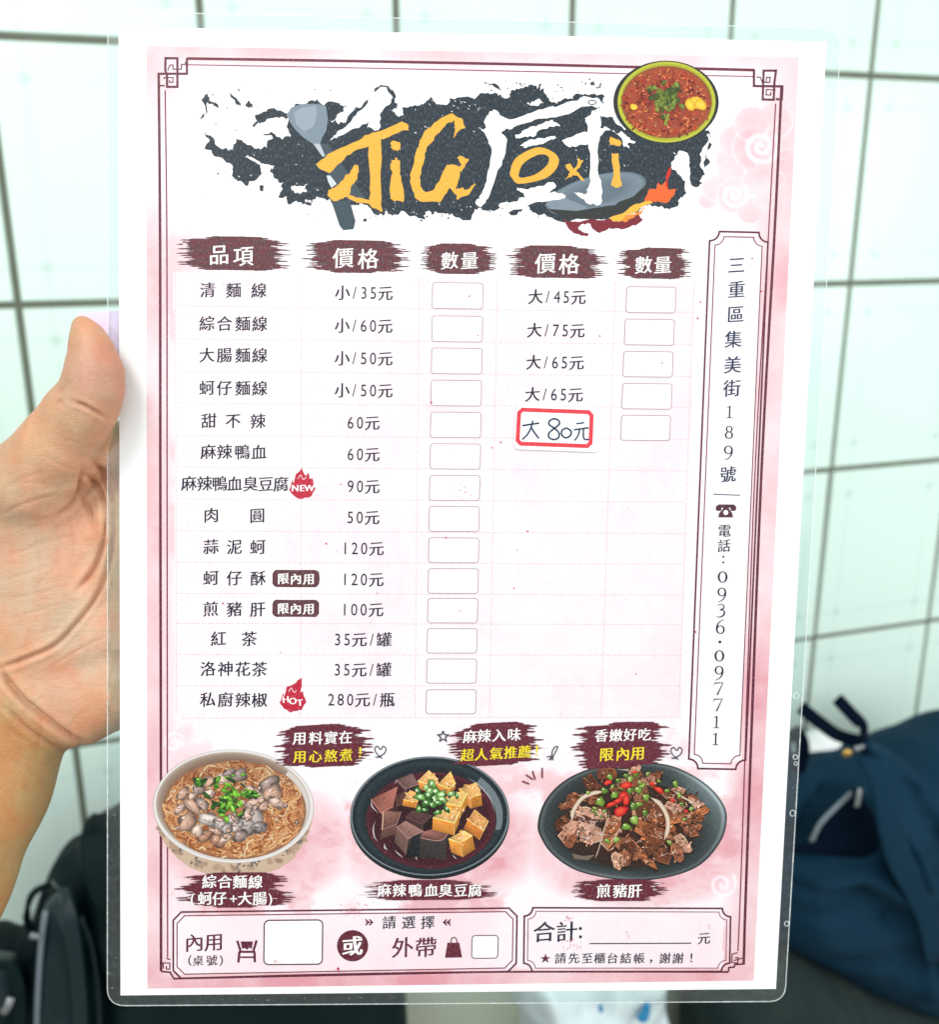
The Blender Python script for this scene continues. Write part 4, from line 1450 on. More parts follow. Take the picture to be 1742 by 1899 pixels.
ink.build('oysters_and_intestine', dish, PHOTO_INK)
ink = Ink(2e-7)
for _ in range(95):
    x, y = 715 + rr.gauss(0, 75), 640 + rr.gauss(0, 75)
    if rr.random() < .12:
        x, y = 480 + rr.gauss(0, 20), 520 + rr.gauss(0, 14)
    if rr.random() < .14:
        x, y = 880 + rr.gauss(0, 25), 620 + rr.gauss(0, 14)
    g = rr.choice([(92, 150, 44), (120, 182, 60), (64, 118, 36), (150, 204, 84), (44, 88, 34), (104, 164, 52), (30, 64, 34)])
    ink.disc(*P2(x, y), rr.uniform(16, 44) * k2, rr.uniform(9, 22) * k2, [(.2, L(*shade(g, 1.25))), (.7, L(*g)), (1, L(*shade(g, .55)))], rr.gauss(0, .8), 11, off=(-2, -2), wob=.25)
ink.build('chopped_scallion', dish, PHOTO_INK)

# 2: duck blood and tofu
LAYER[0] = 0.00006
c3 = crop(620, 1330, .2067)
P3 = lambda x, y: c3([(x, y)])[0]
k3 = .2067
ink = Ink(2e-7)
ink.disc(*P3(858, 915), 716 * k3, 540 * k3, [(.97, L(22, 30, 34)), (1, L(40, 50, 54))], -.02, 64)
ink.disc(*P3(858, 888), 716 * k3, 536 * k3, [(.94, L(36, 48, 54)), (.965, L(20, 28, 34)), (.985, L(132, 146, 152)), (1, L(24, 34, 40))], -.02, 72)
ink.disc(*P3(858, 888), 672 * k3, 500 * k3, [(.5, L(26, 36, 40)), (.86, L(30, 40, 46)), (.97, L(44, 58, 64)), (1, L(26, 36, 42))], -.02, 64)
ink.poly(c3([(858 + math.cos(a_) * 655, 888 + math.sin(a_) * 485) for a_ in np.linspace(-.8, .25, 20)] + [(858 + math.cos(a_) * 592, 905 + math.sin(a_) * 425) for a_ in np.linspace(.25, -.8, 20)]), L(112, 124, 130))
ink.disc(*P3(868, 925), 590 * k3, 440 * k3, [(.6, L(52, 26, 32)), (.88, L(64, 26, 36)), (.96, L(86, 34, 46)), (1, L(46, 38, 44))], -.02, 64)
for _ in range(240):
    a_, q_ = rr.uniform(0, 6.283), math.sqrt(rr.uniform(.2, 1))
    ink.disc(*P3(868 + math.cos(a_) * 575 * q_, 925 + math.sin(a_) * 428 * q_), rr.uniform(.6, 2.6), rr.uniform(.5, 1.5), [(1, L(*rr.choice([(112, 44, 52), (38, 20, 26), (140, 70, 66), (84, 32, 42)])))], rr.random() * 3, 7)
for p, w in (([(332, 740), (340, 800), (395, 862)], 3), ([(368, 930), (350, 1000), (360, 1070), (390, 1115)], 3.2), ([(450, 1130), (455, 1170), (480, 1190)], 4), ([(540, 1190), (580, 1230), (620, 1262)], 2.6), ([(748, 1230), (735, 1260), (745, 1282)], 2.4), ([(1060, 1235), (1100, 1275)], 2.2), ([(545, 600), (560, 570), (580, 560)], 2.4), ([(1200, 545), (1300, 610), (1400, 730), (1440, 850)], 2.2)):
    ink.stroke(c3(spline(p, 6)), w, L(222, 216, 220), L(120, 96, 104), taper=.4)
dish = ink.build('duck_blood_tofu_picture', MENU, PHOTO_INK)


def facet(i_, f, pts, c, jitter=.1):
    """one side of a cube: brighter towards its first corner"""
    p = [f(*q_) for q_ in pts]
    cen = np.mean(p, axis=0)
    V = [cen] + p
    cols = [L(*shade(c, 1.0))] + [L(*shade(c, 1.1 - .12 * j + rr.uniform(-jitter, jitter))) for j in range(len(p))]
    i_.raw(V, [(0, j + 1, (j + 1) % len(p) + 1) for j in range(len(p))], np.array(cols))


def cube(i_, f, top, drop, c, side=.72, dark=.5, specks=8, spc=(122, 52, 30), kk_=k3, warm=(1, 1, 1)):
    """top: 4 corners (far, east, near, west); drop: (dx, dy) of the vertical edges"""
    n_, e_, s_, w_ = top
    dn = lambda p: (p[0] + drop[0], p[1] + drop[1])
    facet(i_, f, [w_, s_, dn(s_), dn(w_)], tuple(a_ * b_ * side for a_, b_ in zip(c, warm)))
    facet(i_, f, [s_, e_, dn(e_), dn(s_)], tuple(a_ * b_ * dark for a_, b_ in zip(c, warm)))
    facet(i_, f, [n_, e_, s_, w_], c)
    for a_, b_ in ((w_, s_), (s_, e_)):
        i_.stroke([f(*a_), f(*b_)], 1.6, L(*shade(c, 1.22)))
    i_.stroke([f(*s_), f(*dn(s_))], 1.3, L(*shade(c, .95)))
    for _ in range(specks):
        u_, v_ = rr.uniform(.1, .9), rr.uniform(.1, .9)
        q_ = (np.array(n_) * (1 - u_) * (1 - v_) + np.array(e_) * u_ * (1 - v_) + np.array(s_) * u_ * v_ + np.array(w_) * (1 - u_) * v_) + np.array([0, drop[1] * rr.choice([0, 0, .4, .7])])
        i_.disc(*f(*q_), rr.uniform(.6, 2.2), rr.uniform(.5, 1.2), [(1, L(*shade(spc, rr.uniform(.7, 1.5))))], rr.random() * 3, 7)


ink = Ink(2e-7)
BL = (140, 92, 84)
for top, drop, c in (([(700, 505), (760, 600), (640, 640), (560, 560)], (10, 40), (128, 96, 92)), ([(570, 622), (530, 800), (420, 860), (330, 735)], (20, 35), (168, 104, 92)), ([(650, 655), (640, 760), (560, 800), (560, 700)], (5, 40), (96, 64, 56)),
                     ([(700, 835), (880, 880), (790, 960), (640, 890)], (10, 70), (92, 62, 60)), ([(450, 840), (600, 850), (560, 960), (425, 1010)], (-20, 90), (132, 92, 82)), ([(640, 930), (800, 1020), (660, 1090), (560, 980)], (-20, 140), (150, 112, 104))):
    cube(ink, P3, top, drop, c, .78, .42, 7, (80, 40, 36))
facet(ink, P3, [(770, 1045), (1020, 1040), (1005, 1275), (760, 1260)], (62, 56, 56))
facet(ink, P3, [(790, 1030), (900, 1000), (1020, 1045), (960, 1105), (775, 1080)], (150, 98, 90))
facet(ink, P3, [(700, 1070), (770, 1040), (760, 1250), (640, 1265)], (34, 36, 42))
ink.stroke(c3(spline([(775, 1080), (860, 1100), (960, 1105), (1018, 1050)], 4)), 1.4, L(196, 140, 126))
ink.stroke(c3([(440, 850), (430, 1010)]), 1.6, L(236, 196, 170))
ink.build('duck_blood', dish, PHOTO_INK)
ink = Ink(2e-7)
TF = (252, 200, 132)
for top, drop, c in (([(850, 475), (930, 550), (880, 620), (750, 570)], (15, 75), TF), ([(1045, 485), (1090, 590), (1030, 640), (930, 600)], (-5, 55), (236, 190, 110)), ([(1275, 585), (1320, 690), (1220, 720), (1120, 640)], (10, 100), (238, 186, 110)),
                     ([(680, 655), (770, 690), (740, 760), (620, 740)], (-10, 55), (236, 184, 108)), ([(1090, 670), (1195, 680), (1130, 800), (1000, 770)], (-2, 110), (244, 202, 122)), ([(1260, 825), (1385, 930), (1340, 1020), (1200, 920)], (-40, 80), (228, 168, 104)),
                     ([(1010, 805), (1125, 850), (1080, 950), (885, 900)], (-5, 110), (244, 196, 118)), ([(1165, 1015), (1240, 1060), (1130, 1130), (1025, 1090)], (25, 125), (246, 198, 124))):
    cube(ink, P3, top, drop, shade(c, 1.02), .92, .80, 20, (176, 84, 34), warm=(1.0, .82, .56))
    for _ in range(7):
        q_ = np.mean(top, axis=0) + np.array([rr.gauss(0, 45), rr.gauss(18, 34)])
        ink.disc(*P3(*q_), rr.uniform(2, 6), rr.uniform(1.2, 3), [(.3, L(226, 150, 70)), (1, L(240, 186, 110))], rr.random() * 3, 9, wob=.4)
        ink.disc(*P3(*(q_ + 9)), rr.uniform(1, 2.6), rr.uniform(.7, 1.5), [(1, L(255, 238, 206))], rr.random() * 3, 7)
ink.build('tofu_cubes', dish, PHOTO_INK)
ink = Ink(2e-7)
for x, y, r in ((750, 665, 42), (830, 630, 34), (880, 600, 44), (780, 720, 52), (850, 700, 56), (910, 670, 55), (960, 700, 52), (900, 740, 46), (830, 770, 50), (970, 740, 44), (880, 790, 36), (760, 825, 36), (815, 835, 34), (1005, 825, 36), (930, 855, 34), (860, 660, 36), (1050, 690, 34), (1100, 705, 28), (940, 770, 36)):
    g = rr.choice([(84, 140, 60), (112, 166, 84), (62, 108, 48), (140, 184, 112)])
    ink.disc(*P3(x, y), r * k3 * 1.1, r * .72 * k3, [(.2, L(*shade(g, 1.2))), (.6, L(*g)), (1, L(*shade(g, .42)))], rr.gauss(0, .9), 11, off=(-2.5, -3), wob=.32)
    ink.disc(*P3(x - 6 + rr.gauss(0, 6), y - 8), r * k3 * .45, r * k3 * .3, [(.4, L(236, 246, 222)), (1, L(*shade(g, 1.25)))], rr.random() * 3, 8, wob=.3)
ink.build('chopped_scallion', dish, PHOTO_INK)

# 3: fried pork liver
LAYER[0] = 0.00006
c4 = crop(960, 1330, .2526)
P4 = lambda x, y: c4([(x, y)])[0]
k4 = .2526
ink = Ink(2e-7)
ol = spline([(148, 790), (200, 620), (340, 470), (560, 370), (840, 335), (1080, 345), (1260, 410), (1420, 520), (1520, 650), (1538, 770), (1490, 920), (1350, 1080), (1150, 1165), (900, 1200), (650, 1180), (420, 1120), (260, 1010), (180, 900)], 5, True)
cen = np.array([845, 770])
rim = np.array(ol)
pts, cols = [], []
n = len(rim)
for f_, c in ((.2, (32, 34, 32)), (.80, (42, 47, 47)), (.93, (58, 65, 67)), (.965, (92, 100, 102)), (.985, (48, 56, 58)), (1.0, (26, 32, 34))):
    pts.append(cen + (rim - cen) * f_)
    a_ = np.arctan2(rim[:, 1] - cen[1], rim[:, 0] - cen[0])
    lit = 1 + .95 * np.exp(-((a_ + .35) / .5) ** 2) * (f_ > .5) + .25 * np.exp(-((a_ - 1.9) / .5) ** 2) * (f_ > .9)
    cols.append(np.stack([L(*shade(c, l_)) for l_ in lit]))
F = [tuple(range(n))]
for k_ in range(5):
    F += [(k_ * n + i, k_ * n + (i + 1) % n, (k_ + 1) * n + (i + 1) % n, (k_ + 1) * n + i) for i in range(n)]
ink.raw(np.array(c4(np.vstack(pts))), F, np.vstack(cols))
for _ in range(40):
    a_ = rr.uniform(-.9, .2)
    x, y = 845 + math.cos(a_) * rr.uniform(540, 640), 770 + math.sin(a_) * rr.uniform(340, 400)
    ink.stroke(c4([(x, y), (x + rr.gauss(0, 22), y + rr.gauss(0, 22))]), rr.uniform(.6, 1.8), L(*rr.choice([(136, 150, 158), (164, 176, 184), (96, 106, 110)])), taper=.4)
ink.disc(*P4(820, 800), 520 * k4, 320 * k4, [(.7, L(60, 36, 28)), (.92, L(52, 38, 32)), (1, L(48, 48, 46))], 0, 40, wob=.05)
dish = ink.build('fried_liver_picture', MENU, PHOTO_INK)
ink = Ink(2e-7)
for p in ([(400, 1000), (420, 1040), (520, 1050), (570, 1010), (480, 1020)],):
    ink.poly(c4(p), L(120, 104, 92))
slices = [(540, 490, 80, 70), (660, 420, 70, 60), (860, 410, 80, 55), (1010, 450, 70, 55), (420, 590, 60, 40), (380, 640, 80, 45), (1150, 560, 90, 60), (1250, 600, 80, 50), (1340, 700, 80, 50), (1200, 740, 80, 60), (1290, 820, 80, 60), (330, 790, 70, 70), (380, 880, 80, 70),
          (480, 840, 130, 110), (600, 700, 90, 70), (1000, 700, 130, 120), (980, 840, 120, 110), (690, 840, 80, 160), (1220, 930, 100, 60), (1050, 1000, 120, 70), (820, 960, 90, 120), (740, 1050, 80, 70), (600, 1060, 70, 50), (960, 1060, 90, 40), (1150, 660, 70, 60), (450, 700, 70, 60), (1120, 860, 60, 60), (560, 600, 70, 50), (760, 560, 90, 60), (900, 560, 80, 60)]
rr.shuffle(slices)
slices.sort(key=lambda s_: s_[1])
extra = []
for x, y, rx, ry in slices:
    extra.append((x + rr.gauss(0, 40), y + rr.gauss(0, 30), rx * .8, ry * .8))
slices = sorted(slices + extra, key=lambda s_: s_[1])
slices = [s_ for s_ in slices if ((s_[0] - 830) / 560) ** 2 + ((s_[1] - 740) / 345) ** 2 < 1]
for x, y, rx, ry in slices:
    c = rr.choice([(150, 94, 68), (124, 70, 44), (182, 130, 106), (96, 52, 34), (166, 98, 60), (138, 82, 56), (112, 64, 42), (200, 150, 126)])
    rot = math.atan2(y - 640, x - 820) + rr.gauss(0, .45)
    la, lb = max(rx, ry) * rr.uniform(.95, 1.2), min(rx, ry) * rr.uniform(.55, .9)
    n = rr.randint(5, 7)
    rot2 = [2 * math.pi * (j + rr.uniform(-.22, .22)) / n for j in range(n)]
    pl = []
    for a_ in rot2:
        ax_, ay_ = math.copysign(abs(math.cos(a_)) ** .6, math.cos(a_)) * la * rr.uniform(.85, 1.1), math.copysign(abs(math.sin(a_)) ** .6, math.sin(a_)) * lb * rr.uniform(.8, 1.15)
        pl.append((x + ax_ * math.cos(rot) - ay_ * math.sin(rot), y + (ax_ * math.sin(rot) + ay_ * math.cos(rot)) * .85))
    sh = [(px_ + 5, py_ + 10) for px_, py_ in pl]
    ink.poly(ragged(c4(sh), 1.2, 1, rr), L(40, 26, 20))
    pl = c4(pl)
    V = [np.mean(pl, axis=0)] + pl
    ink.raw(V, [(0, j + 1, (j + 1) % n + 1) for j in range(n)], np.array([L(*c)] + [L(*shade(c, rr.uniform(.75, 1.2))) for _ in range(n)]))
    e_ = rr.randint(0, n - 1)
    ed_ = [pl[(e_ + j) % n] for j in range(3)]
    ink.stroke(ed_, 1.5, L(*shade(c, 1.55)), taper=.3)
    ink.stroke([pl[(e_ + 3) % n], pl[(e_ + 4) % n]], 1.4, L(*shade(c, .5)), taper=.3)
    for _ in range(int(rx * ry / 260)):
        xx, yy = x + rr.gauss(0, rx * .38), y + rr.gauss(0, ry * .38)
        f_ = rr.choice([.45, .6, .8, 1.2, 1.4])
        ink.disc(*P4(xx, yy), rr.uniform(1.5, 5), rr.uniform(1, 3), [(.4, L(*shade(c, f_))), (1, L(*shade(c, (f_ + 1) / 2)))], rr.random() * 3, 8, wob=.4)
    for _ in range(int(rx * ry / 420)):
        xx, yy = x + rr.gauss(0, rx * .35), y + rr.gauss(0, ry * .35)
        t_ = rr.random()
        if t_ < .4:
            ink.disc(*P4(xx, yy), rr.uniform(.7, 1.9), rr.uniform(.6, 1.4), [(1, L(*shade((54, 34, 30), rr.uniform(.7, 1.3))))], 0, 7)
        elif t_ < .7:
            ink.stroke(c4(spline([(xx, yy), (xx + rr.gauss(0, 20), yy + rr.gauss(0, 16)), (xx + rr.gauss(0, 36), yy + rr.gauss(0, 24))], 3)), rr.uniform(.6, 1.5), L(*rr.choice([(206, 156, 132), (88, 50, 38), (226, 190, 170)])), taper=.3)
        else:
            ink.disc(*P4(xx, yy), rr.uniform(.6, 2.4), rr.uniform(.5, 1.3), [(1, L(*rr.choice([(236, 170, 120), (206, 110, 56), (255, 226, 204), (226, 140, 80)])))], rr.random() * 3, 7)
for _ in range(14):
    xx, yy = 480 + rr.gauss(0, 60), 850 + rr.gauss(0, 50)
    ink.stroke(c4(spline([(xx, yy), (xx + rr.gauss(0, 30), yy + rr.gauss(0, 18)), (xx + rr.gauss(0, 50), yy + rr.gauss(0, 30))], 4)), rr.uniform(1, 2), L(*rr.choice([(216, 170, 158), (110, 64, 56), (236, 206, 196)])), taper=.3)
ink.build('liver_slices', dish, PHOTO_INK)
ink = Ink(2e-7)
for p, w in (([(400, 760), (410, 690), (470, 600), (550, 560), (640, 545)], 30), ([(980, 590), (1050, 640), (1100, 730), (1105, 820), (1080, 900)], 32), ([(570, 1040), (600, 960), (640, 820), (680, 700)], 6), ([(680, 930), (720, 870), (760, 810)], 8), ([(1150, 540), (1220, 590), (1320, 640)], 12)):
    ink.stroke(c4(spline(p, 6)), w * k4, L(236, 220, 202), L(190, 156, 128), taper=.15)
ink.build('onion_rings', dish, PHOTO_INK)
ink = Ink(2e-7)
peas = [(640, 540, 34), (715, 570, 36), (830, 540, 32), (890, 535, 38), (945, 590, 36), (860, 650, 36), (895, 640, 30), (850, 660, 30), (940, 700, 30), (860, 755, 44), (800, 805, 40), (730, 900, 30), (1118, 920, 26), (680, 440, 30), (740, 465, 24), (800, 430, 26), (830, 455, 30), (870, 420, 30), (920, 500, 28), (610, 620, 46), (570, 670, 22), (640, 690, 20), (580, 710, 18), (1160, 490, 30), (1190, 570, 24), (1230, 750, 20), (1280, 670, 22), (960, 415, 22), (520, 555, 20), (900, 480, 24), (760, 520, 20), (1100, 540, 22), (620, 730, 16), (555, 690, 16), (660, 910, 26), (1040, 470, 18), (1210, 640, 22), (700, 510, 22)]
for x, y, r in peas:
    g = rr.choice([(116, 150, 58), (142, 172, 78), (92, 124, 46), (132, 146, 70)])
    ink.disc(*P4(x, y), r * k4 * .92, r * .70 * k4, [(.2, L(*shade(g, 1.2))), (.65, L(*g)), (1, L(*shade(g, .5)))], rr.gauss(0, .7), 12, off=(-2, -2), wob=.28)
    ink.disc(*P4(x - r * .3, y - r * .35), r * k4 * .2, r * k4 * .14, [(1, L(236, 246, 200))], 0, 8)
ink.build('green_peas', dish, PHOTO_INK)
ink = Ink(2e-7)
for x, y, rx, ry, rt in ((665, 480, 30, 20, -.3), (800, 500, 50, 24, -.3), (780, 580, 44, 30, -.9), (730, 620, 60, 20, -.5), (690, 640, 40, 18, -.4), (760, 690, 60, 34, -.3), (800, 610, 26, 40, .2), (1040, 535, 36, 22, .5), (990, 490, 22, 14, .3), (1240, 690, 16, 12, 0), (1140, 610, 20, 14, 0), (860, 405, 22, 10, 0)):
    ink.disc(*P4(x, y), rx * k4, ry * k4, [(.3, L(238, 84, 60)), (.7, L(216, 44, 38)), (1, L(146, 26, 28))], rt, 13, off=(-2, -2), wob=.18)
ink.build('red_chilli', dish, PHOTO_INK)

# ---- caption banners and doodles
LAYER[0] = 0.00026
TB = L(106, 34, 50)
CAPS = [((507, 1346, 694, 1424), -.05, [('用料實在', ((555.5, 1369), (585.5, 1369), (613.6, 1368), (641, 1367)), 26, WHITE), ('用心熬煮！', ((556, 1403), (585, 1402.5), (613.6, 1401.5), (642, 1400), (668, 1396)), 25, YELLOW)]),
        ((822, 1343, 1012, 1421), -.05, [('麻辣入味', ((872, 1366), (898, 1364.5), (926, 1363.5), (954, 1362)), 26, WHITE), ('超人氣推薦！', ((867, 1400), (893, 1399), (920.7, 1397), (947, 1395.5), (973.4, 1394), (996, 1392.5)), 25, YELLOW)]),
        ((1058, 1342, 1248, 1426), -.02, [('香嫩好吃', ((1116, 1364), (1143, 1363.5), (1169.6, 1362.5), (1196, 1362)), 25, WHITE), ('限內用', ((1125.4, 1399), (1155.8, 1398), (1183.5, 1396.5)), 27, YELLOW)]),
        ((322, 1620, 549, 1685), 0, [('綜合麵線', ((388, 1635), (416.6, 1635), (444.8, 1635), (473.5, 1635.5)), 27, WHITE), ('(蚵仔+大腸)', ((357, 1666), (380, 1666), (407, 1666), (432.7, 1667), (454, 1666), (481.6, 1666), (501, 1666)), 27, WHITE)]),
        ((675, 1633, 926, 1670), 0, [('麻辣鴨血臭豆腐', ((713, 1651), (740.5, 1651), (770, 1651), (800, 1651), (826.7, 1651), (854.6, 1651), (881.5, 1651)), 26, WHITE)]),
        ((1060, 1632, 1242, 1672), 0, [('煎豬肝', ((1120, 1652), (1150.7, 1652), (1178.5, 1652)), 27, WHITE)])]
for i, (bx4, sk, rows_) in enumerate(CAPS):
    o = banner(*bx4, 60 + i, TB, 'caption_banner', MENU, skew=sk, dark=.22, body=.16)
    t = Ink()
    for s, pts, em, col in rows_:
        at_points(t, s, pts, em, col, tilt=-sk * .6, bold=.006)
    t.build('caption_lettering', o)
DK = L(34, 38, 62)


def doodle(paths, w=1.8, col=DK):
    t = Ink()
    for p in paths:
        t.stroke(p, w, col)
    t.build('ink_doodle', MENU)


def heart(x, y, s):
    return [spline([(x - 6 * s, y + 10 * s), (x + 6 * s, y + 3 * s), (x + 10 * s, y - 6 * s), (x + 5 * s, y - 11 * s), (x, y - 5 * s), (x - 6 * s, y - 11 * s), (x - 11 * s, y - 5 * s), (x - 6 * s, y + 4 * s), (x + 3 * s, y + 12 * s)], 5), [(x - 10 * s, y + 9 * s), (x + 1 * s, y + 9 * s)]]


doodle(heart(706, 1395, 1.0))
doodle(heart(1256, 1397, 1.0))
sx, sy = 822, 1366
st = [(sx + (10.5 if k_ % 2 == 0 else 4.4) * math.sin(math.pi * k_ / 5), sy - (10.5 if k_ % 2 == 0 else 4.4) * math.cos(math.pi * k_ / 5)) for k_ in range(11)]
doodle([st], 2.2)
doodle([spline([(1022, 1410), (1030, 1396), (1035, 1385), (1029, 1386), (1024, 1397), (1027, 1410)], 5), [(1014, 1404), (1023, 1402)], [(1018, 1410), (1025, 1402)]])
doodle([[(969, 1449), (982, 1454)], [(976, 1437), (989, 1446)], [(988, 1430), (993, 1446)], [(1006, 1424), (1006, 1443)]], 3.0, L(124, 44, 64))

# ---- order boxes along the foot
LAYER[0] = 0.00006
FO = [((321, 1691.6), (959.4, 1684), (957.6, 1801.5), (321, 1815), 15, False), ((973, 1683.4), (1356, 1684.8), (1354, 1801.7), (971.5, 1802), 15.5, True)]
t = Ink()
t.stroke(notched(FO[0][:4], 15, False), 3.2, MAROON, closed=True)
t.stroke(notched([(328, 1698.5), (952, 1690.5), (950.5, 1795), (328, 1807)], 14, False), 2.0, L(130, 45, 75), closed=True)
o1_ = t.build('order_type_panel', MENU)
t = Ink()
at_points(t, '內用', ((360, 1748), (396.5, 1747)), 36, MAROON)
at_points(t, '（桌號）', ((345, 1782), (367, 1781.5), (392.5, 1781), (417, 1781)), 21, L(84, 40, 60))
t.build('dine_in_lettering', o1_)
t = Ink()
at_points(t, '外帶', ((747, 1757), (790, 1756.5)), 41, MAROON)
at_points(t, '請選擇', ((722, 1710.5), (758, 1710.5), (793.5, 1710.5)), 26, NAVY)
for x, s in ((687, 1), (827, -1)):
    for d in (0, 7):
        t.stroke([(x + s * (-5 + d - 4), 1705), (x + s * (1 + d - 4), 1710.5), (x + s * (-5 + d - 4), 1716)], 2.6, MAROON)
    t.stroke([(x - s * 9, 1710.5), (x + s * 4, 1710.5)], 2, MAROON)
t.build('order_lettering', o1_)
t = Ink()
p = rrect(543.8, 1747.5, 106, 84, 9)
t.poly(p, L(255, 255, 255))
t.stroke(p, 2.4, L(96, 44, 62), closed=True)
t.build('table_number_box', o1_)
t = Ink()
p = rrect(899.7, 1756, 47.5, 43, 6)
t.poly(p, L(255, 254, 255))
t.stroke(p, 1.8, L(110, 74, 92), closed=True)
t.build('takeaway_box', o1_)
t = Ink()
CH = crop(280, 1660, .333)
t.poly(CH([(498, 258), (568, 258), (560, 300), (548, 292), (535, 304), (520, 294), (508, 300)]), MAROON)
t.stroke(CH([(480, 254), (498, 310)]), 4.4, MAROON)
t.stroke(CH([(588, 252), (570, 310)]), 4.4, MAROON)
t.stroke(CH([(488, 316), (580, 316)]), 4.0, MAROON)
t.stroke(CH([(492, 316), (486, 376)]), 4.4, MAROON)
t.stroke(CH([(576, 316), (578, 374)]), 4.4, MAROON)
t.stroke(CH([(490, 346), (578, 346)]), 3.2, MAROON)
t.build('chair_symbol', o1_)
t = Ink()
t.poly(CH([(1652, 265), (1718, 265), (1734, 347), (1638, 349)]), L(104, 40, 54))
t.stroke(spline(CH([(1672, 272), (1674, 245), (1688, 236), (1702, 245), (1706, 272)]), 5), 2.2, L(120, 70, 84))
t.build('shopping_bag_symbol', o1_)
t = Ink()
t.disc(654, 1754, 29, 29, [(1, L(100, 36, 50))], 0, 44)
put(t, '或', 653.5, 1754, 39, WHITE, bold=.014)
t.build('or_symbol', o1_)
t = Ink()
t.stroke(notched(FO[1][:4], 15.5), 3.2, MAROON, closed=True)
t.stroke(notched([(980, 1690), (1349, 1691.5), (1347, 1795.5), (978.5, 1795.5)], 14.5), 1.6, L(150, 80, 105), closed=True)
o2_ = t.build('total_panel', MENU)
t = Ink()
at_points(t, '合計', ((1009.5, 1728), (1051.5, 1727.5)), 41, L(32, 36, 58))
for y in (1722, 1737.5):
    t.disc(1077, y, 3, 3, [(1, L(32, 36, 58))], 0, 12)
t.line((1094, 1750), (1282.7, 1749.3), 2.0, L(50, 50, 72))
put(t, '元', 1306.6, 1740, 24, L(32, 36, 58))
put(t, '★', 1012, 1778, 22, L(104, 40, 54))
at_points(t, '請先至櫃台結帳，謝謝！', ((1040, 1777), (1065, 1777), (1089.5, 1777), (1112.8, 1777), (1136.5, 1777), (1161.5, 1777), (1186, 1777), (1208, 1780), (1234, 1777), (1258, 1777), (1283, 1777)), 21.5, L(34, 36, 56))
t.build('total_lettering', o2_)

# ---- specks of red ink and sauce on the sheet
LAYER[0] = 0.00030
t = Ink()
RS = L(206, 30, 70)
for x, y, r in ((871, 549, 1.4), (887, 622, 1.2), (1113, 623, 1.3), (1229, 673, 1.2), (827, 997, 1.5), (605, 1008, 1.6), (413, 1119, 1.6), (632, 898, 1.2), (979, 985, 1.5), (954, 1091, 1.2), (929, 820, 1.5), (800.5, 746, 1.6), (627, 1797, 2.4), (1291, 1172, 1.6), (1396, 479, 1.4), (1413, 540, 1.4), (1295, 590, 1.6), (1300, 560, 1.3), (913, 830, 1.2), (960, 1020, 1.0), (700, 1100, 1.0), (520, 1210, 1.0), (1180, 1250, 1.1)):
    t.disc(x, y, r, r * 1.2, [(1, RS)], 0, 8)
    LAYER[0] -= t.step
for x, y in ((510, 1784), (850, 1134)):
    for _ in range(12):
        a_ = rr.gauss(-.25, .15)
        l_ = rr.uniform(2, 7)
        xx, yy = x + rr.gauss(0, 3), y + rr.gauss(0, 1.4)
        t.stroke([(xx, yy), (xx + math.cos(a_) * l_, yy + math.sin(a_) * l_)], rr.uniform(.8, 2.2), L(226, 60, 104), taper=.4)
for cx_, cy_, n_, s_ in ((1058, 1752, 34, 10), (1052, 1704, 14, 5), (655, 1690, 40, 14), (1170, 1732, 8, 7), (1310, 1718, 6, 5), (860, 915, 26, 12)):
    for _ in range(n_):
        r_ = rr.uniform(.4, 1.1)
        t.disc(cx_ + rr.gauss(0, s_), cy_ + rr.gauss(0, s_ * .7), r_, r_, [(1, L(*rr.choice([(232, 120, 150), (240, 160, 184), (222, 80, 120)])))], 0, 6)
        LAYER[0] -= t.step
for _ in range(90):
    x, y = rr.uniform(330, 1330), rr.uniform(430, 1340)
    r_ = rr.uniform(.3, .8)
    t.disc(x, y, r_, r_, [(1, L(*rr.choice([(150, 110, 130), (120, 120, 140), (220, 90, 120)])))], 0, 6)
    LAYER[0] -= t.step
t.build('sauce_specks', MENU)['kind'] = 'stuff'

# ================================================================ the hand that holds the menu
MM = 0.001


def hp(px, py, w):
    """photo pixel and height over the sheet (mm) -> menu-local mm"""
    return page_local(px, py, w * MM) / MM


def capsule(P, a, b, ra, rb, sq=1.0):
    a, b = np.array(a, np.float32), np.array(b, np.float32)
    s = np.array([1, 1, sq], np.float32)
    d, p = (b - a) * s, (P - a) * s
    h = np.clip((p @ d) / max(float(d @ d), 1e-6), 0, 1)
    return np.linalg.norm(p - h[..., None] * d, axis=-1) - (ra + (rb - ra) * h)


def smin(a, b, k):
    h = np.clip(0.5 + 0.5 * (b - a) / k, 0, 1)
    return b + (a - b) * h - k * h * (1 - h)


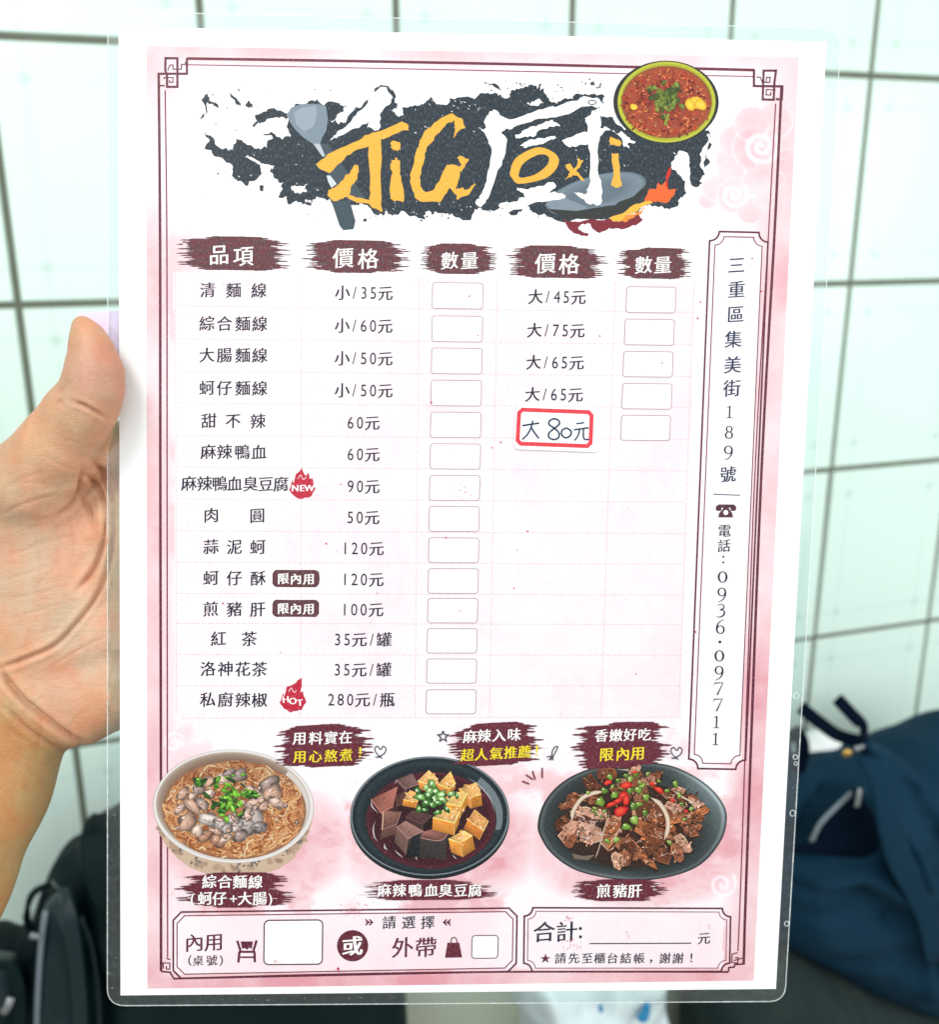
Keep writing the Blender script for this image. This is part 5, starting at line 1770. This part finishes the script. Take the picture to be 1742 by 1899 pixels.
LIMB = [  # (px, py, mm over the sheet, radius mm) chains; flattening; blend
    # thumb, tip to knuckle
    ([(151, 603, 8.2, 2.7), (160, 622, 8.5, 4.5), (169, 650, 8.6, 6.1), (174, 690, 8.6, 8.1), (171, 722, 8.4, 8.5), (158, 752, 7.2, 9.3), (142, 778, 5.6, 9.6)], 1.05, 2.0),
    ([(142, 778, 5.6, 9.6), (108, 832, 2.2, 10.6), (62, 892, -2.0, 13.0)], 1.0, 4.0),
    # ball of the thumb
    ([(62, 892, -3.0, 13.0), (78, 985, -12.0, 17.6), (76, 1060, -14.0, 18.4), (60, 1150, -15, 17.5)], 1.15, 6.0),
    ([(60, 1150, -15, 17.0), (20, 1270, -15, 17.0)], 1.15, 6.0),
    # web between thumb and first finger
    ([(100, 880, -4.5, 8.0), (225, 835, -10.5, 8.0), (345, 895, -11.8, 8.2)], 1.0, 6.0),
    # palm behind the sheet
    ([(60, 1120, -14, 14), (240, 960, -12.4, 11.6), (480, 880, -11.2, 10.2)], 1.0, 6.0),
    ([(60, 1170, -15, 14), (260, 1060, -13.0, 12.0), (520, 990, -11.4, 10.2)], 1.0, 6.0),
    ([(60, 1220, -15, 14), (260, 1150, -13.0, 12.0), (510, 1100, -11.2, 10.0)], 1.0, 6.0),
    # heel of the hand on the little finger's side
    ([(92, 1288, -15.0, 15.0), (150, 1290, -14.6, 14.2), (235, 1266, -13.0, 12.2), (460, 1205, -10.8, 9.6)], 1.05, 6.0),
    ([(10, 1265, -15, 18.0), (92, 1288, -15.0, 15.0)], 1.1, 6.0),
    # wrist and forearm
    ([(6, 1308, -15, 23.5), (-60, 1450, -11, 25.5), (-145, 1614, -6, 27.5), (-330, 1990, 8, 32.0), (-470, 2270, 16, 34.0)], 1.30, 5.0),
    # fingers behind the sheet
    ([(480, 880, -11.0, 9.6), (650, 800, -11.5, 8.4), (760, 760, -9.6, 7.6), (840, 735, -7.6, 6.4)], 1.0, 2.0),
    ([(520, 990, -11.2, 9.6), (710, 950, -12.0, 8.6), (830, 930, -9.8, 7.8), (920, 915, -7.8, 6.5)], 1.0, 2.0),
    ([(510, 1100, -11.0, 9.4), (690, 1090, -11.8, 8.2), (800, 1085, -9.6, 7.4), (885, 1080, -7.6, 6.2)], 1.0, 2.0),
    ([(460, 1205, -10.6, 8.6), (600, 1220, -11.0, 7.2), (680, 1225, -9.0, 6.6), (745, 1228, -7.0, 5.6)], 1.0, 2.0),
]
H = 0.56
chains = [([(hp(x, y, w), r) for x, y, w, r in ch], sq, kb) for ch, sq, kb in LIMB]
allp = np.array([p for ch, _, _ in chains for p, _ in ch])
lo, hi = allp.min(0) - 34, allp.max(0) + 34
lo[1] = max(lo[1], hp(0, 2220, 0)[1])          # the arm ends beyond the frame
dims = np.ceil((hi - lo) / H).astype(int) + 1
axs = [lo[i] + H * np.arange(dims[i]) for i in range(3)]


def limb_field(group):
    F = np.full(dims, 60.0, np.float32)
    for ch, sq, kb in group:
        for (a, ra), (b, rb) in zip(ch[:-1], ch[1:]):
            m0 = np.minimum(a, b) - max(ra, rb) - 9
            m1 = np.maximum(a, b) + max(ra, rb) + 9
            s = [slice(max(0, int((m0[i] - lo[i]) / H)), max(1, min(dims[i], int((m1[i] - lo[i]) / H) + 2))) for i in range(3)]
            g = np.stack(np.meshgrid(axs[0][s[0]], axs[1][s[1]], axs[2][s[2]], indexing='ij'), -1).astype(np.float32)
            F[tuple(s)] = smin(F[tuple(s)], capsule(g, a, b, ra, rb, sq), kb)
    return F


# the palm lies behind the film, the thumb in front of it
u_edge = float(hp(206, 1000, 0)[0])
limit = -0.8 + np.maximum(0, u_edge - axs[0]) * 0.62
F = limb_field(chains[1:])
F = np.maximum(F, (axs[2][None, None, :] - limit[:, None, None]).astype(np.float32))
T = limb_field(chains[:1])
T = np.where((axs[0] > float(hp(200, 1000, 0)[0]))[:, None, None], np.maximum(T, (0.25 - axs[2])[None, None, :].astype(np.float32)), T)
F = smin(F, T, 3.0)
T2 = limb_field(chains[1:2])
F = smin(F, np.maximum(T2, (axs[0] - float(hp(196, 1000, 0)[0]))[:, None, None].astype(np.float32) * .6), 3.0)
del T, T2
F[:, 0, :] = np.maximum(F[:, 0, :], 0.3)
F[0, :, :] = np.maximum(F[0, :, :], 0.3)
V, Q = surface_nets(F, lo, H)
del F

# which way the surface faces
def vertex_normals(V, Q):
    n = np.cross(V[Q[:, 2]] - V[Q[:, 0]], V[Q[:, 3]] - V[Q[:, 1]])
    out = np.zeros_like(V)
    for i in range(4):
        np.add.at(out, Q[:, i], n)
    return out / np.maximum(np.linalg.norm(out, axis=1, keepdims=True), 1e-9)


def relax(V, Q, it=3, f=0.5):
    for _ in range(it):
        acc, cnt = np.zeros_like(V), np.zeros(len(V))
        for i in range(4):
            np.add.at(acc, Q[:, i], V[Q[:, (i + 1) % 4]] + V[Q[:, (i + 3) % 4]])
            np.add.at(cnt, Q[:, i], 2)
        V = V * (1 - f) + f * acc / cnt[:, None]
    return V


V = relax(V, Q, 3)
N = vertex_normals(V, Q)
px, py = local_px(V * MM)
P = np.stack([px, py], 1)
K3 = crop(0, 450, .5263)
K7 = crop(0, 1300, .3155)
# creases of the palm: (points, depth mm, half-width px, bulge beside it)
CREASE = [
    (K3([(238, 556), (275, 568), (300, 577), (345, 603), (380, 624)]), 1.0, 4.5, .5),
    (K3([(180, 585), (205, 560), (225, 575)]), .8, 5, .4), (K3([(195, 545), (212, 520), (235, 500)]), .7, 5, .3),
    (K3([(190, 680), (250, 700), (330, 725)]), .30, 5, .1), (K3([(150, 745), (230, 790), (295, 800)]), .35, 5, .2),
    (K3([(290, 795), (284, 840), (275, 885), (250, 930), (200, 965)]), 1.6, 6, .8),
    (K3([(275, 885), (300, 920), (316, 960), (312, 1010)]), 1.1, 6, .7),
    (K3([(292, 812), (330, 845), (362, 900), (372, 975), (362, 1060), (330, 1150), (270, 1230)]), 1.5, 6, .8),
    (K3([(322, 765), (360, 810), (388, 880), (400, 960), (396, 1060), (374, 1160), (330, 1260), (260, 1350), (190, 1420), (100, 1462), (0, 1500)]), 1.5, 5.5, .7),
    (K3([(345, 775), (390, 830), (425, 880)]), .8, 6, .5),
    (K3([(385, 1380), (330, 1405), (250, 1450), (160, 1505)]), .5, 5, .25),
    (K3([(0, 965), (60, 930), (150, 900), (230, 880)]), .5, 6, .3), (K3([(0, 870), (80, 830), (180, 800)]), .35, 6, .2),
    (K3([(0, 1110), (80, 1085), (170, 1050)]), .30, 5, .15), (K3([(0, 1190), (90, 1165), (190, 1130)]), .28, 5, .15), (K3([(0, 1255), (110, 1240), (210, 1215)]), .28, 5, .15),
    (K3([(10, 1330), (120, 1300), (240, 1260)]), .28, 5, .15), (K3([(180, 960), (210, 1060), (190, 1180)]), .25, 6, .1), (K3([(230, 940), (262, 1060), (240, 1160)]), .3, 6, .15), (K3([(120, 1020), (140, 1150), (110, 1290)]), .2, 6, .1),
    (K7([(0, -180), (60, -90), (130, -10), (220, 70), (330, 160), (420, 220), (500, 268)]), 2.2, 7.5, .9),
    (K7([(0, 20), (60, 70), (150, 160), (260, 240), (360, 300), (430, 335)]), .75, 6, .35),
    (K7([(0, 300), (100, 370), (220, 440), (300, 480)]), .4, 8, .2), (K7([(0, 130), (90, 200), (190, 260)]), .4, 7, .2), (K7([(0, 480), (120, 560)]), .25, 8, .1),
]
rc = random.Random(4)
for _ in range(46):                       # the many small lines of the palm
    x0_, y0_ = rc.uniform(-20, 200), rc.uniform(880, 1330)
    a_ = rc.choice([rc.gauss(-.25, .2), rc.gauss(1.9, .3)])
    l_ = rc.uniform(30, 110)
    CREASE.append(([(x0_, y0_), (x0_ + math.cos(a_) * l_ * .5 + rc.gauss(0, 5), y0_ + math.sin(a_) * l_ * .5 + rc.gauss(0, 5)), (x0_ + math.cos(a_) * l_, y0_ + math.sin(a_) * l_)], rc.uniform(.10, .30), 5, 0))
for _ in range(16):                       # and of the wrist
    t_ = rc.uniform(0, 1)
    x0_, y0_ = rc.uniform(-20, 60), 1330 + t_ * 260 + rc.uniform(-20, 20)
    CREASE.append(([(x0_, y0_), (x0_ + 40, y0_ + 26 + rc.gauss(0, 4)), (x0_ + 90, y0_ + 50 + rc.gauss(0, 6))], rc.uniform(.08, .2), 5, 0))
front = np.clip((N[:, 2] + 0.15) / 0.5, 0, 1)
vis = (px > -60) & (px < 260)
disp = np.zeros(len(V))
red = np.zeros(len(V))
for pts, dep, wd, bul in CREASE:
    line = spline(pts, 5)
    fine = dep < 0.6
    wd = wd * (0.62 if fine else 0.72)
    dep = dep * (0.42 if fine else 1.0)
    bul = bul * (0.15 if fine else 0.62)
    d = np.full(len(V), 1e9)
    d[vis] = seg_dist(P[vis], line)
    fade = np.clip(np.minimum(np.hypot(px - line[0][0], py - line[0][1]), np.hypot(px - line[-1][0], py - line[-1][1])) / 30, 0.1, 1)
    dep, bul = dep * fade, bul * fade
    disp += -dep * np.exp(-(d / wd) ** 2) + bul * .8 * np.exp(-((d - wd * 2.4) / (wd * 1.5)) ** 2)
    red = np.maximum(red, np.exp(-(d / (wd * .8)) ** 2) * np.minimum(1, dep + .30 * fade))
n2d = fbm((400, 300), (14, 11), 4)
gi = np.clip(((py - 560) / 1400 * 399), 0, 399).astype(int)
gj = np.clip(((px + 200) / 500 * 299), 0, 299).astype(int)
disp += 0.18 * n2d[gi, gj]
V = V + N * (np.where(px > 198, np.minimum(disp, 0), disp) * front)[:, None]
# colouring of real skin: rosy pads, paler palm, browner forearm
base = np.array([0.540, 0.350, 0.205])
palm = np.array([0.610, 0.440, 0.305])
rose = np.array([0.510, 0.262, 0.190])
arm = np.array([0.440, 0.275, 0.115])
C = np.tile(base, (len(V), 1))
mixc = lambda C, c, f: C * (1 - f[:, None]) + np.asarray(c) * f[:, None]
g = lambda cx, cy, s: np.exp(-(((px - cx) ** 2 + (py - cy) ** 2) / s ** 2))
C = mixc(C, palm, np.clip(g(70, 1060, 150) + g(170, 1200, 80), 0, 1) * .9)
C = mixc(C, rose, np.clip(g(178, 690, 70) * .85 + g(135, 1010, 60) * .25 + g(110, 1290, 70) * .3 + g(200, 870, 40) * .3, 0, 1))
side = (px + (py - 1383) * .51 - 155)
armf = np.clip((py - (1275 + px * .72)) / 50, 0, 1)
C = mixc(C, arm, armf)
C = mixc(C, (0.42, 0.20, 0.12), np.clip(red * front, 0, 1) * .45)
C *= (1 + 0.05 * n2d[gi, gj])[:, None]
org = hp(0, 1320, 0)
hand = add_mesh('person', (V - org) * MM, Q, SKIN, smooth=True, colours=C)
hand.matrix_world = MENU_MAT @ Matrix.Translation(Vector((org * MM).tolist()))
tag(hand, 'bare hand and forearm with upright thumb gripping the laminated menu by its edge', 'person')

# a slip of pink paper that sticks out behind the film's edge
pp, _ = sheet('pink_paper_slip', [(143, 581), (262, 573), (266, 662), (152, 672)], -0.00120, -0.00102, PINK_PAPER, None)
pp.matrix_world = MENU_MAT
tag(pp, 'small pink paper slip peeking out between thumb tip and menu film', 'paper slip')

# ================================================================ bags against the wall
def puff(name, outline, Y, T, D, mat, parent, folds=(), wrinkle=0.006, step=0.0042, tail=None, clip=True, seed=1, back=1.0):
    """a stuffed cloth body: an outline on the upright plane y=Y swelling T metres to both sides, with folds"""
    o2 = spline([on_wall_plane(x, y, Y)[[0, 2]] for x, y in outline], 5, True)
    lo2, hi2 = o2.min(0) - .02, o2.max(0) + .02
    if clip:
        lo2[1] = max(lo2[1], BENCH_Z - .0)
    nx, nz = (np.ceil((hi2 - lo2) / step)).astype(int) + 1
    xs, zs = lo2[0] + step * np.arange(nx), lo2[1] + step * np.arange(nz)
    X, Z = np.meshgrid(xs, zs, indexing='ij')
    P2_ = np.stack([X.ravel(), Z.ravel()], 1)
    d = seg_dist(P2_, o2, True)
    ins = inside(P2_, o2)
    if clip:
        d = np.where(ins, np.minimum(d, np.maximum(P2_[:, 1] - BENCH_Z - .001, 0) * 3), d)
    t = np.clip(d / D, 0, 1)
    h = T * np.sqrt(np.clip(1 - (1 - t) ** 2, 0, 1))
    rng = np.random.default_rng(seed)
    nz_ = fbm((nx, nz), (max(2, nx * step / .07), max(2, nz * step / .05)), 4, .5, rng).ravel()
    env = np.clip(d / (D * .35), 0, 1)
    h = h + wrinkle * nz_ * env
    for pts, amp, sg in folds:
        l2 = spline([on_wall_plane(x, y, Y - T * .8)[[0, 2]] for x, y in pts], 5)
        h = h + amp * np.exp(-(seg_dist(P2_, l2) / sg) ** 2) * env
    h = np.where(ins, np.maximum(h, .0005), 0).reshape(nx, nz)
    dd = np.where(ins, -1, d).reshape(nx, nz)
    M = float(h.max()) + step * 3
    ys = np.arange(-M, M * back + step, step)
    A = np.abs(ys)[None, None, :]
    Fv = np.where(dd[:, :, None] < 0, A - h[:, :, None], np.sqrt(np.maximum(dd, 0)[:, :, None] ** 2 + A ** 2))
    if clip:
        Fv[:, 0, :] = np.maximum(Fv[:, 0, :], step * .3)
    V, Q = surface_nets(Fv.transpose(0, 2, 1), (lo2[0], Y - M, lo2[1]), step)
    V = relax(V, Q, 4)
    V[:, 2] = np.maximum(V[:, 2], BENCH_Z + .001)
    base = parent.location if parent is not None else Vector((0, 0, 0))
    return add_mesh(name, V - np.array(base), Q, mat, parent, smooth=True)


def band(name, pts, width, thick, mat, parent, n=6, face=(0, -1, 0)):
    """a strap: rounded strip swept along world points, its flat side towards face"""
    p = spline(pts, n)
    t = np.gradient(p, axis=0)
    t /= np.linalg.norm(t, axis=1, keepdims=True)
    f = np.tile(np.array(face, float), (len(p), 1))
    s = np.cross(t, f)
    s /= np.maximum(np.linalg.norm(s, axis=1, keepdims=True), 1e-9)
    f = np.cross(s, t)
    prof = [(math.cos(a), math.sin(a)) for a in np.linspace(0, 2 * math.pi, 12, endpoint=False)]
    sq = lambda v: math.copysign(abs(v) ** .5, v)
    V = np.concatenate([[p[i] + s[i] * sq(a) * width / 2 + f[i] * sq(b) * thick / 2 for a, b in prof] for i in range(len(p))])
    m = 12
    F = [(i * m + j, i * m + (j + 1) % m, (i + 1) * m + (j + 1) % m, (i + 1) * m + j) for i in range(len(p) - 1) for j in range(m)]
    F += [tuple(range(m - 1, -1, -1)), tuple(range((len(p) - 1) * m, len(p) * m))]
    base = parent.location if parent is not None else Vector((0, 0, 0))
    return add_mesh(name, V - np.array(base), F, mat, parent, smooth=True)


def root(name, px, Y, label, cat, group=None):
    o = bpy.data.objects.new(name, None)
    w = on_wall_plane(px, 1900, Y)
    o.location = (float(w[0]), Y, BENCH_Z)
    COL.objects.link(o)
    return tag(o, label, cat, group)


# black backpack
Yb = WALL_Y - 0.19
bag = root('backpack', 380, Yb, 'black backpack with hanging strap loops, slumped on the floor under the forearm', 'backpack')
puff('body', [(158, 1524), (172, 1534), (186, 1541), (203, 1526), (235, 1512), (420, 1500), (620, 1540), (715, 1650), (745, 1800), (752, 1900), (770, 2150), (700, 2700), (100, 2700), (-120, 2300), (-140, 1840), (-60, 1770), (5, 1764), (30, 1772), (48, 1735), (62, 1700), (72, 1668), (84, 1640), (100, 1604), (126, 1586), (146, 1573), (150, 1548)],
     Yb, .075, .06, BLACK_CLOTH, bag,
     folds=[([(165, 1535), (160, 1600), (170, 1680), (200, 1760)], .014, .010), ([(190, 1545), (182, 1600), (200, 1660), (240, 1690)], .012, .008), ([(100, 1610), (120, 1640), (110, 1680), (80, 1690)], .014, .010), ([(130, 1600), (140, 1640), (135, 1670)], -.014, .010),
            ([(150, 1690), (175, 1780), (190, 1900)], -.018, .010), ([(50, 1745), (70, 1800), (75, 1900)], -.012, .010)], wrinkle=.010, seed=3)
puff('front_pocket', [(78, 1688), (108, 1662), (134, 1664), (148, 1700), (165, 1748), (178, 1830), (184, 1950), (170, 2300), (80, 2300), (60, 1950), (66, 1840), (72, 1750)], Yb - .066, .030, .022, BLACK_SHEEN, bag,
     folds=[([(122, 1676), (134, 1740), (150, 1800), (158, 1900)], .016, .008), ([(95, 1700), (105, 1780), (110, 1900)], -.010, .012)], wrinkle=.004, seed=5, clip=False)
puff('side_pocket', [(-60, 1800), (0, 1790), (38, 1800), (52, 1850), (58, 1950), (50, 2200), (-90, 2200), (-90, 1880)], Yb - .055, .034, .03, BLACK_SHEEN, bag, wrinkle=.006, seed=6, clip=False)
W1 = lambda x, y, dy: on_wall_plane(x, y, Yb - dy)
band('strap_loop', [W1(92, 1640, .03), (W1(66, 1652, .04)), W1(53, 1672, .045), W1(49, 1700, .045), W1(55, 1722, .04), W1(70, 1738, .03)], .006, .004, BLACK_CLOTH, bag, face=(0, 0, 1))
band('strap_loop', [W1(86, 1652, .035), W1(78, 1672, .04), W1(72, 1700, .04), W1(62, 1722, .04)], .005, .004, BLACK_CLOTH, bag, face=(0, 0, 1))
band('shoulder_strap', [W1(174, 1545, .075), W1(178, 1600, .088), W1(196, 1660, .093), W1(225, 1690, .085)], .022, .006, BLACK_CLOTH, bag)
for x, y in ((64, 1736), (176, 1652), (190, 1659)):
    c = on_wall_plane(x, y, Yb - .088)
    band('buckle', [c + np.array([-.0035, 0, .0016]), c, c + np.array([.0035, 0, -.0016])], .0045, .003, GREY_METAL, bag)

# webbing, piping and a pull on the front of the backpack
band('webbing', [W1(104, 1640, .066), W1(116, 1660, .088), W1(128, 1700, .100), W1(138, 1760, .102), W1(146, 1840, .104), W1(150, 1930, .104)], .011, .003, BLACK_SHEEN, bag)
band('piping', [W1(84, 1690, .082), W1(76, 1750, .085), W1(70, 1840, .086), W1(66, 1940, .086)], .0045, .004, GREY_ZIP, bag)
band('piping', [W1(150, 1702, .086), W1(168, 1750, .086), W1(180, 1830, .086), W1(186, 1930, .086)], .0035, .003, BLACK_SHEEN, bag)
band('shoulder_strap', [W1(200, 1540, .066), W1(232, 1580, .088), W1(262, 1650, .094), W1(300, 1740, .094)], .026, .007, BLACK_CLOTH, bag)
band('webbing', [W1(-30, 1800, .07), W1(-4, 1790, .088), W1(20, 1800, .095), W1(34, 1840, .095), W1(36, 1930, .095)], .010, .003, BLACK_CLOTH, bag)
band('zip_pull', [W1(20, 1850, .104), W1(14, 1866, .106), W1(6, 1878, .104)], .006, .003, GREY_METAL, bag)

# navy bag with tie straps
Yn = WALL_Y - 0.19
nb = root('duffel_bag', 1600, Yn, 'navy blue cloth bag with tied straps and open zip, standing by the wall', 'bag')
puff('body', [(1455, 1442), (1483, 1425), (1531, 1411), (1579, 1400), (1600, 1388), (1634, 1381), (1658, 1401), (1690, 1384), (1742, 1365), (1860, 1330), (1960, 1420), (1980, 1700), (1960, 1930), (1860, 1905), (1742, 1866), (1650, 1836), (1568, 1804), (1465, 1746), (1400, 1700), (1372, 1580), (1400, 1480)],
     Yn, .080, .055, NAVY_CLOTH, nb,
     folds=[([(1590, 1400), (1625, 1450), (1645, 1530), (1670, 1600), (1710, 1660), (1735, 1760)], .026, .011), ([(1560, 1480), (1520, 1500), (1490, 1560)], .012, .012), ([(1600, 1470), (1560, 1530), (1500, 1575), (1440, 1580)], -.040, .017),
            ([(1640, 1420), (1680, 1440), (1742, 1460)], .014, .012), ([(1690, 1440), (1742, 1400)], -.016, .010), ([(1500, 1622), (1580, 1604), (1650, 1640)], .016, .011), ([(1470, 1655), (1560, 1640), (1640, 1680)], -.012, .010), ([(1700, 1450), (1720, 1520), (1760, 1600)], -.020, .010), ([(1480, 1450), (1530, 1440), (1580, 1440)], .012, .009), ([(1660, 1640), (1690, 1720), (1700, 1830)], .014, .010), ([(1480, 1700), (1560, 1680), (1640, 1700)], -.006, .014), ([(1690, 1620), (1720, 1700), (1730, 1800)], -.014, .010)], wrinkle=.009, seed=8)
puff('base', [(1296, 1880), (1330, 1800), (1420, 1735), (1500, 1752), (1600, 1800), (1742, 1850), (1940, 1910), (1960, 2300), (1800, 2700), (1340, 2700), (1290, 2200)], Yn - .004, .070, .05, TEAL_DARK, nb,
     folds=[([(1530, 1800), (1545, 1900), (1560, 2000)], .010, .012), ([(1600, 1830), (1620, 1950)], -.010, .012)], wrinkle=.006, seed=9)
W2 = lambda x, y, dy: on_wall_plane(x, y, Yn - dy)
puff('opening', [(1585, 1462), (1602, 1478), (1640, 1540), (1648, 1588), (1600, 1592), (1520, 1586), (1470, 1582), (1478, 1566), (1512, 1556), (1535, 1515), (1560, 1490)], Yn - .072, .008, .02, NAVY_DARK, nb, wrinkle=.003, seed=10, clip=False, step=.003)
band('tie_strap', [W2(1486, 1312, .060), W2(1515, 1335, .064), W2(1552, 1362, .070), W2(1590, 1374, .082), W2(1612, 1392, .088)], .0135, .0032, NAVY_DARK, nb)
band('tie_strap', [W2(1554, 1296, .060), W2(1578, 1322, .066), W2(1600, 1346, .074), W2(1604, 1372, .084), W2(1612, 1394, .088)], .0135, .0032, NAVY_DARK, nb)
puff('strap_knot', [(1590, 1372), (1606, 1366), (1622, 1380), (1640, 1386), (1652, 1400), (1630, 1412), (1604, 1402)], Yn - .080, .012, .010, NAVY_CLOTH, nb, wrinkle=.003, seed=11, clip=False, step=.0025)
band('shoulder_strap', [W2(1612, 1396, .085), W2(1636, 1440, .098), W2(1650, 1520, .104), W2(1668, 1590, .104), W2(1700, 1650, .100), W2(1722, 1700, .096), W2(1738, 1780, .090)], .030, .005, NAVY_CLOTH, nb)
band('shoulder_strap', [W2(1470, 1352, .02), W2(1486, 1372, .03), W2(1489, 1400, .03), W2(1480, 1430, .03)], .016, .006, NAVY_DARK, nb)
band('zip', [W2(1580, 1470, .082), W2(1548, 1500, .086), W2(1522, 1528, .086), W2(1506, 1560, .082)], .0050, .003, GREY_ZIP, nb)
band('zip_pull', [W2(1597, 1462, .094), W2(1594, 1478, .096), W2(1590, 1496, .096)], .0055, .002, GREY_METAL, nb)

# crumpled tissue and a brass charm by the straps
Yt = Yn + .045
t_ = puff('crumpled_tissue', [(1480, 1392), (1500, 1372), (1530, 1356), (1560, 1366), (1592, 1380), (1590, 1430), (1540, 1460), (1490, 1450)], Yt - .010, .020, .018, WHITE_TISSUE, None, wrinkle=.004, seed=12, clip=False, step=.003)
tag(t_, 'crumpled white tissue tucked under the navy bag straps', 'tissue')
ch = bpy.data.objects.new('brass_charm', None)
ch.location = W2(1584, 1389, .086)
COL.objects.link(ch)
tag(ch, 'small brass coloured charm hanging beside the white tissue on the navy bag', 'charm')


def blob(name, px_, py_, dy, r, mat, parent, squash=(1, .7, 1)):
    bm = bmesh.new()
    bmesh.ops.create_icosphere(bm, subdivisions=3, radius=r)
    for v in bm.verts:
        k_ = 1 + .18 * math.sin(v.co.x / r * 3.1) * math.cos(v.co.z / r * 2.3)
        v.co = Vector((v.co.x * squash[0] * k_, v.co.y * squash[1] * k_, v.co.z * squash[2] * k_))
    me = bpy.data.meshes.new(name)
    bm.to_mesh(me)
    bm.free()
    me.materials.append(mat)
    me.polygons.foreach_set('use_smooth', [True] * len(me.polygons))
    o = bpy.data.objects.new(name, me)
    COL.objects.link(o)
    o.parent = parent
    o.location = Vector(W2(px_, py_, dy).tolist()) - parent.location
    return o


blob('pendant', 1572, 1396, .082, .0048, BRASS, ch, (1.2, .6, .9))
blob('bead', 1590, 1388, .086, .0032, GREY_METAL, ch)
blob('bead', 1599, 1385, .087, .0026, GREY_METAL, ch)

# plastic bag with blue print, low between the two bags
Yp = WALL_Y - .22
pb = root('plastic_bag', 1090, Yp, 'white plastic bag with blue print standing behind the foot of the menu', 'plastic bag')
puff('body', [(940, 1770), (1010, 1740), (1130, 1735), (1215, 1755), (1224, 1850), (1240, 1920), (1250, 2100), (1200, 2500), (1020, 2500), (985, 2050), (968, 1890), (948, 1840)], Yp, .05, .04, WHITE_PLASTIC, pb,
     folds=[([(1000, 1780), (1030, 1900), (1050, 2000)], .010, .010), ([(1150, 1780), (1130, 1860), (1140, 1960)], .008, .010), ([(1090, 1800), (1085, 1900)], -.008, .010)], wrinkle=.012, seed=14)
puff('blue_mark', [(1110, 1866), (1117, 1863), (1119, 1874), (1112, 1878)], Yp - .060, .002, .003, BLUE_PRINT, pb, wrinkle=0, clip=False, step=.0008)
puff('blue_mark', [(1194, 1862), (1206, 1860), (1206, 1880), (1198, 1896), (1184, 1894), (1182, 1884), (1190, 1876)], Yp - .050, .002, .004, BLUE_PRINT, pb, wrinkle=0, clip=False, step=.001)
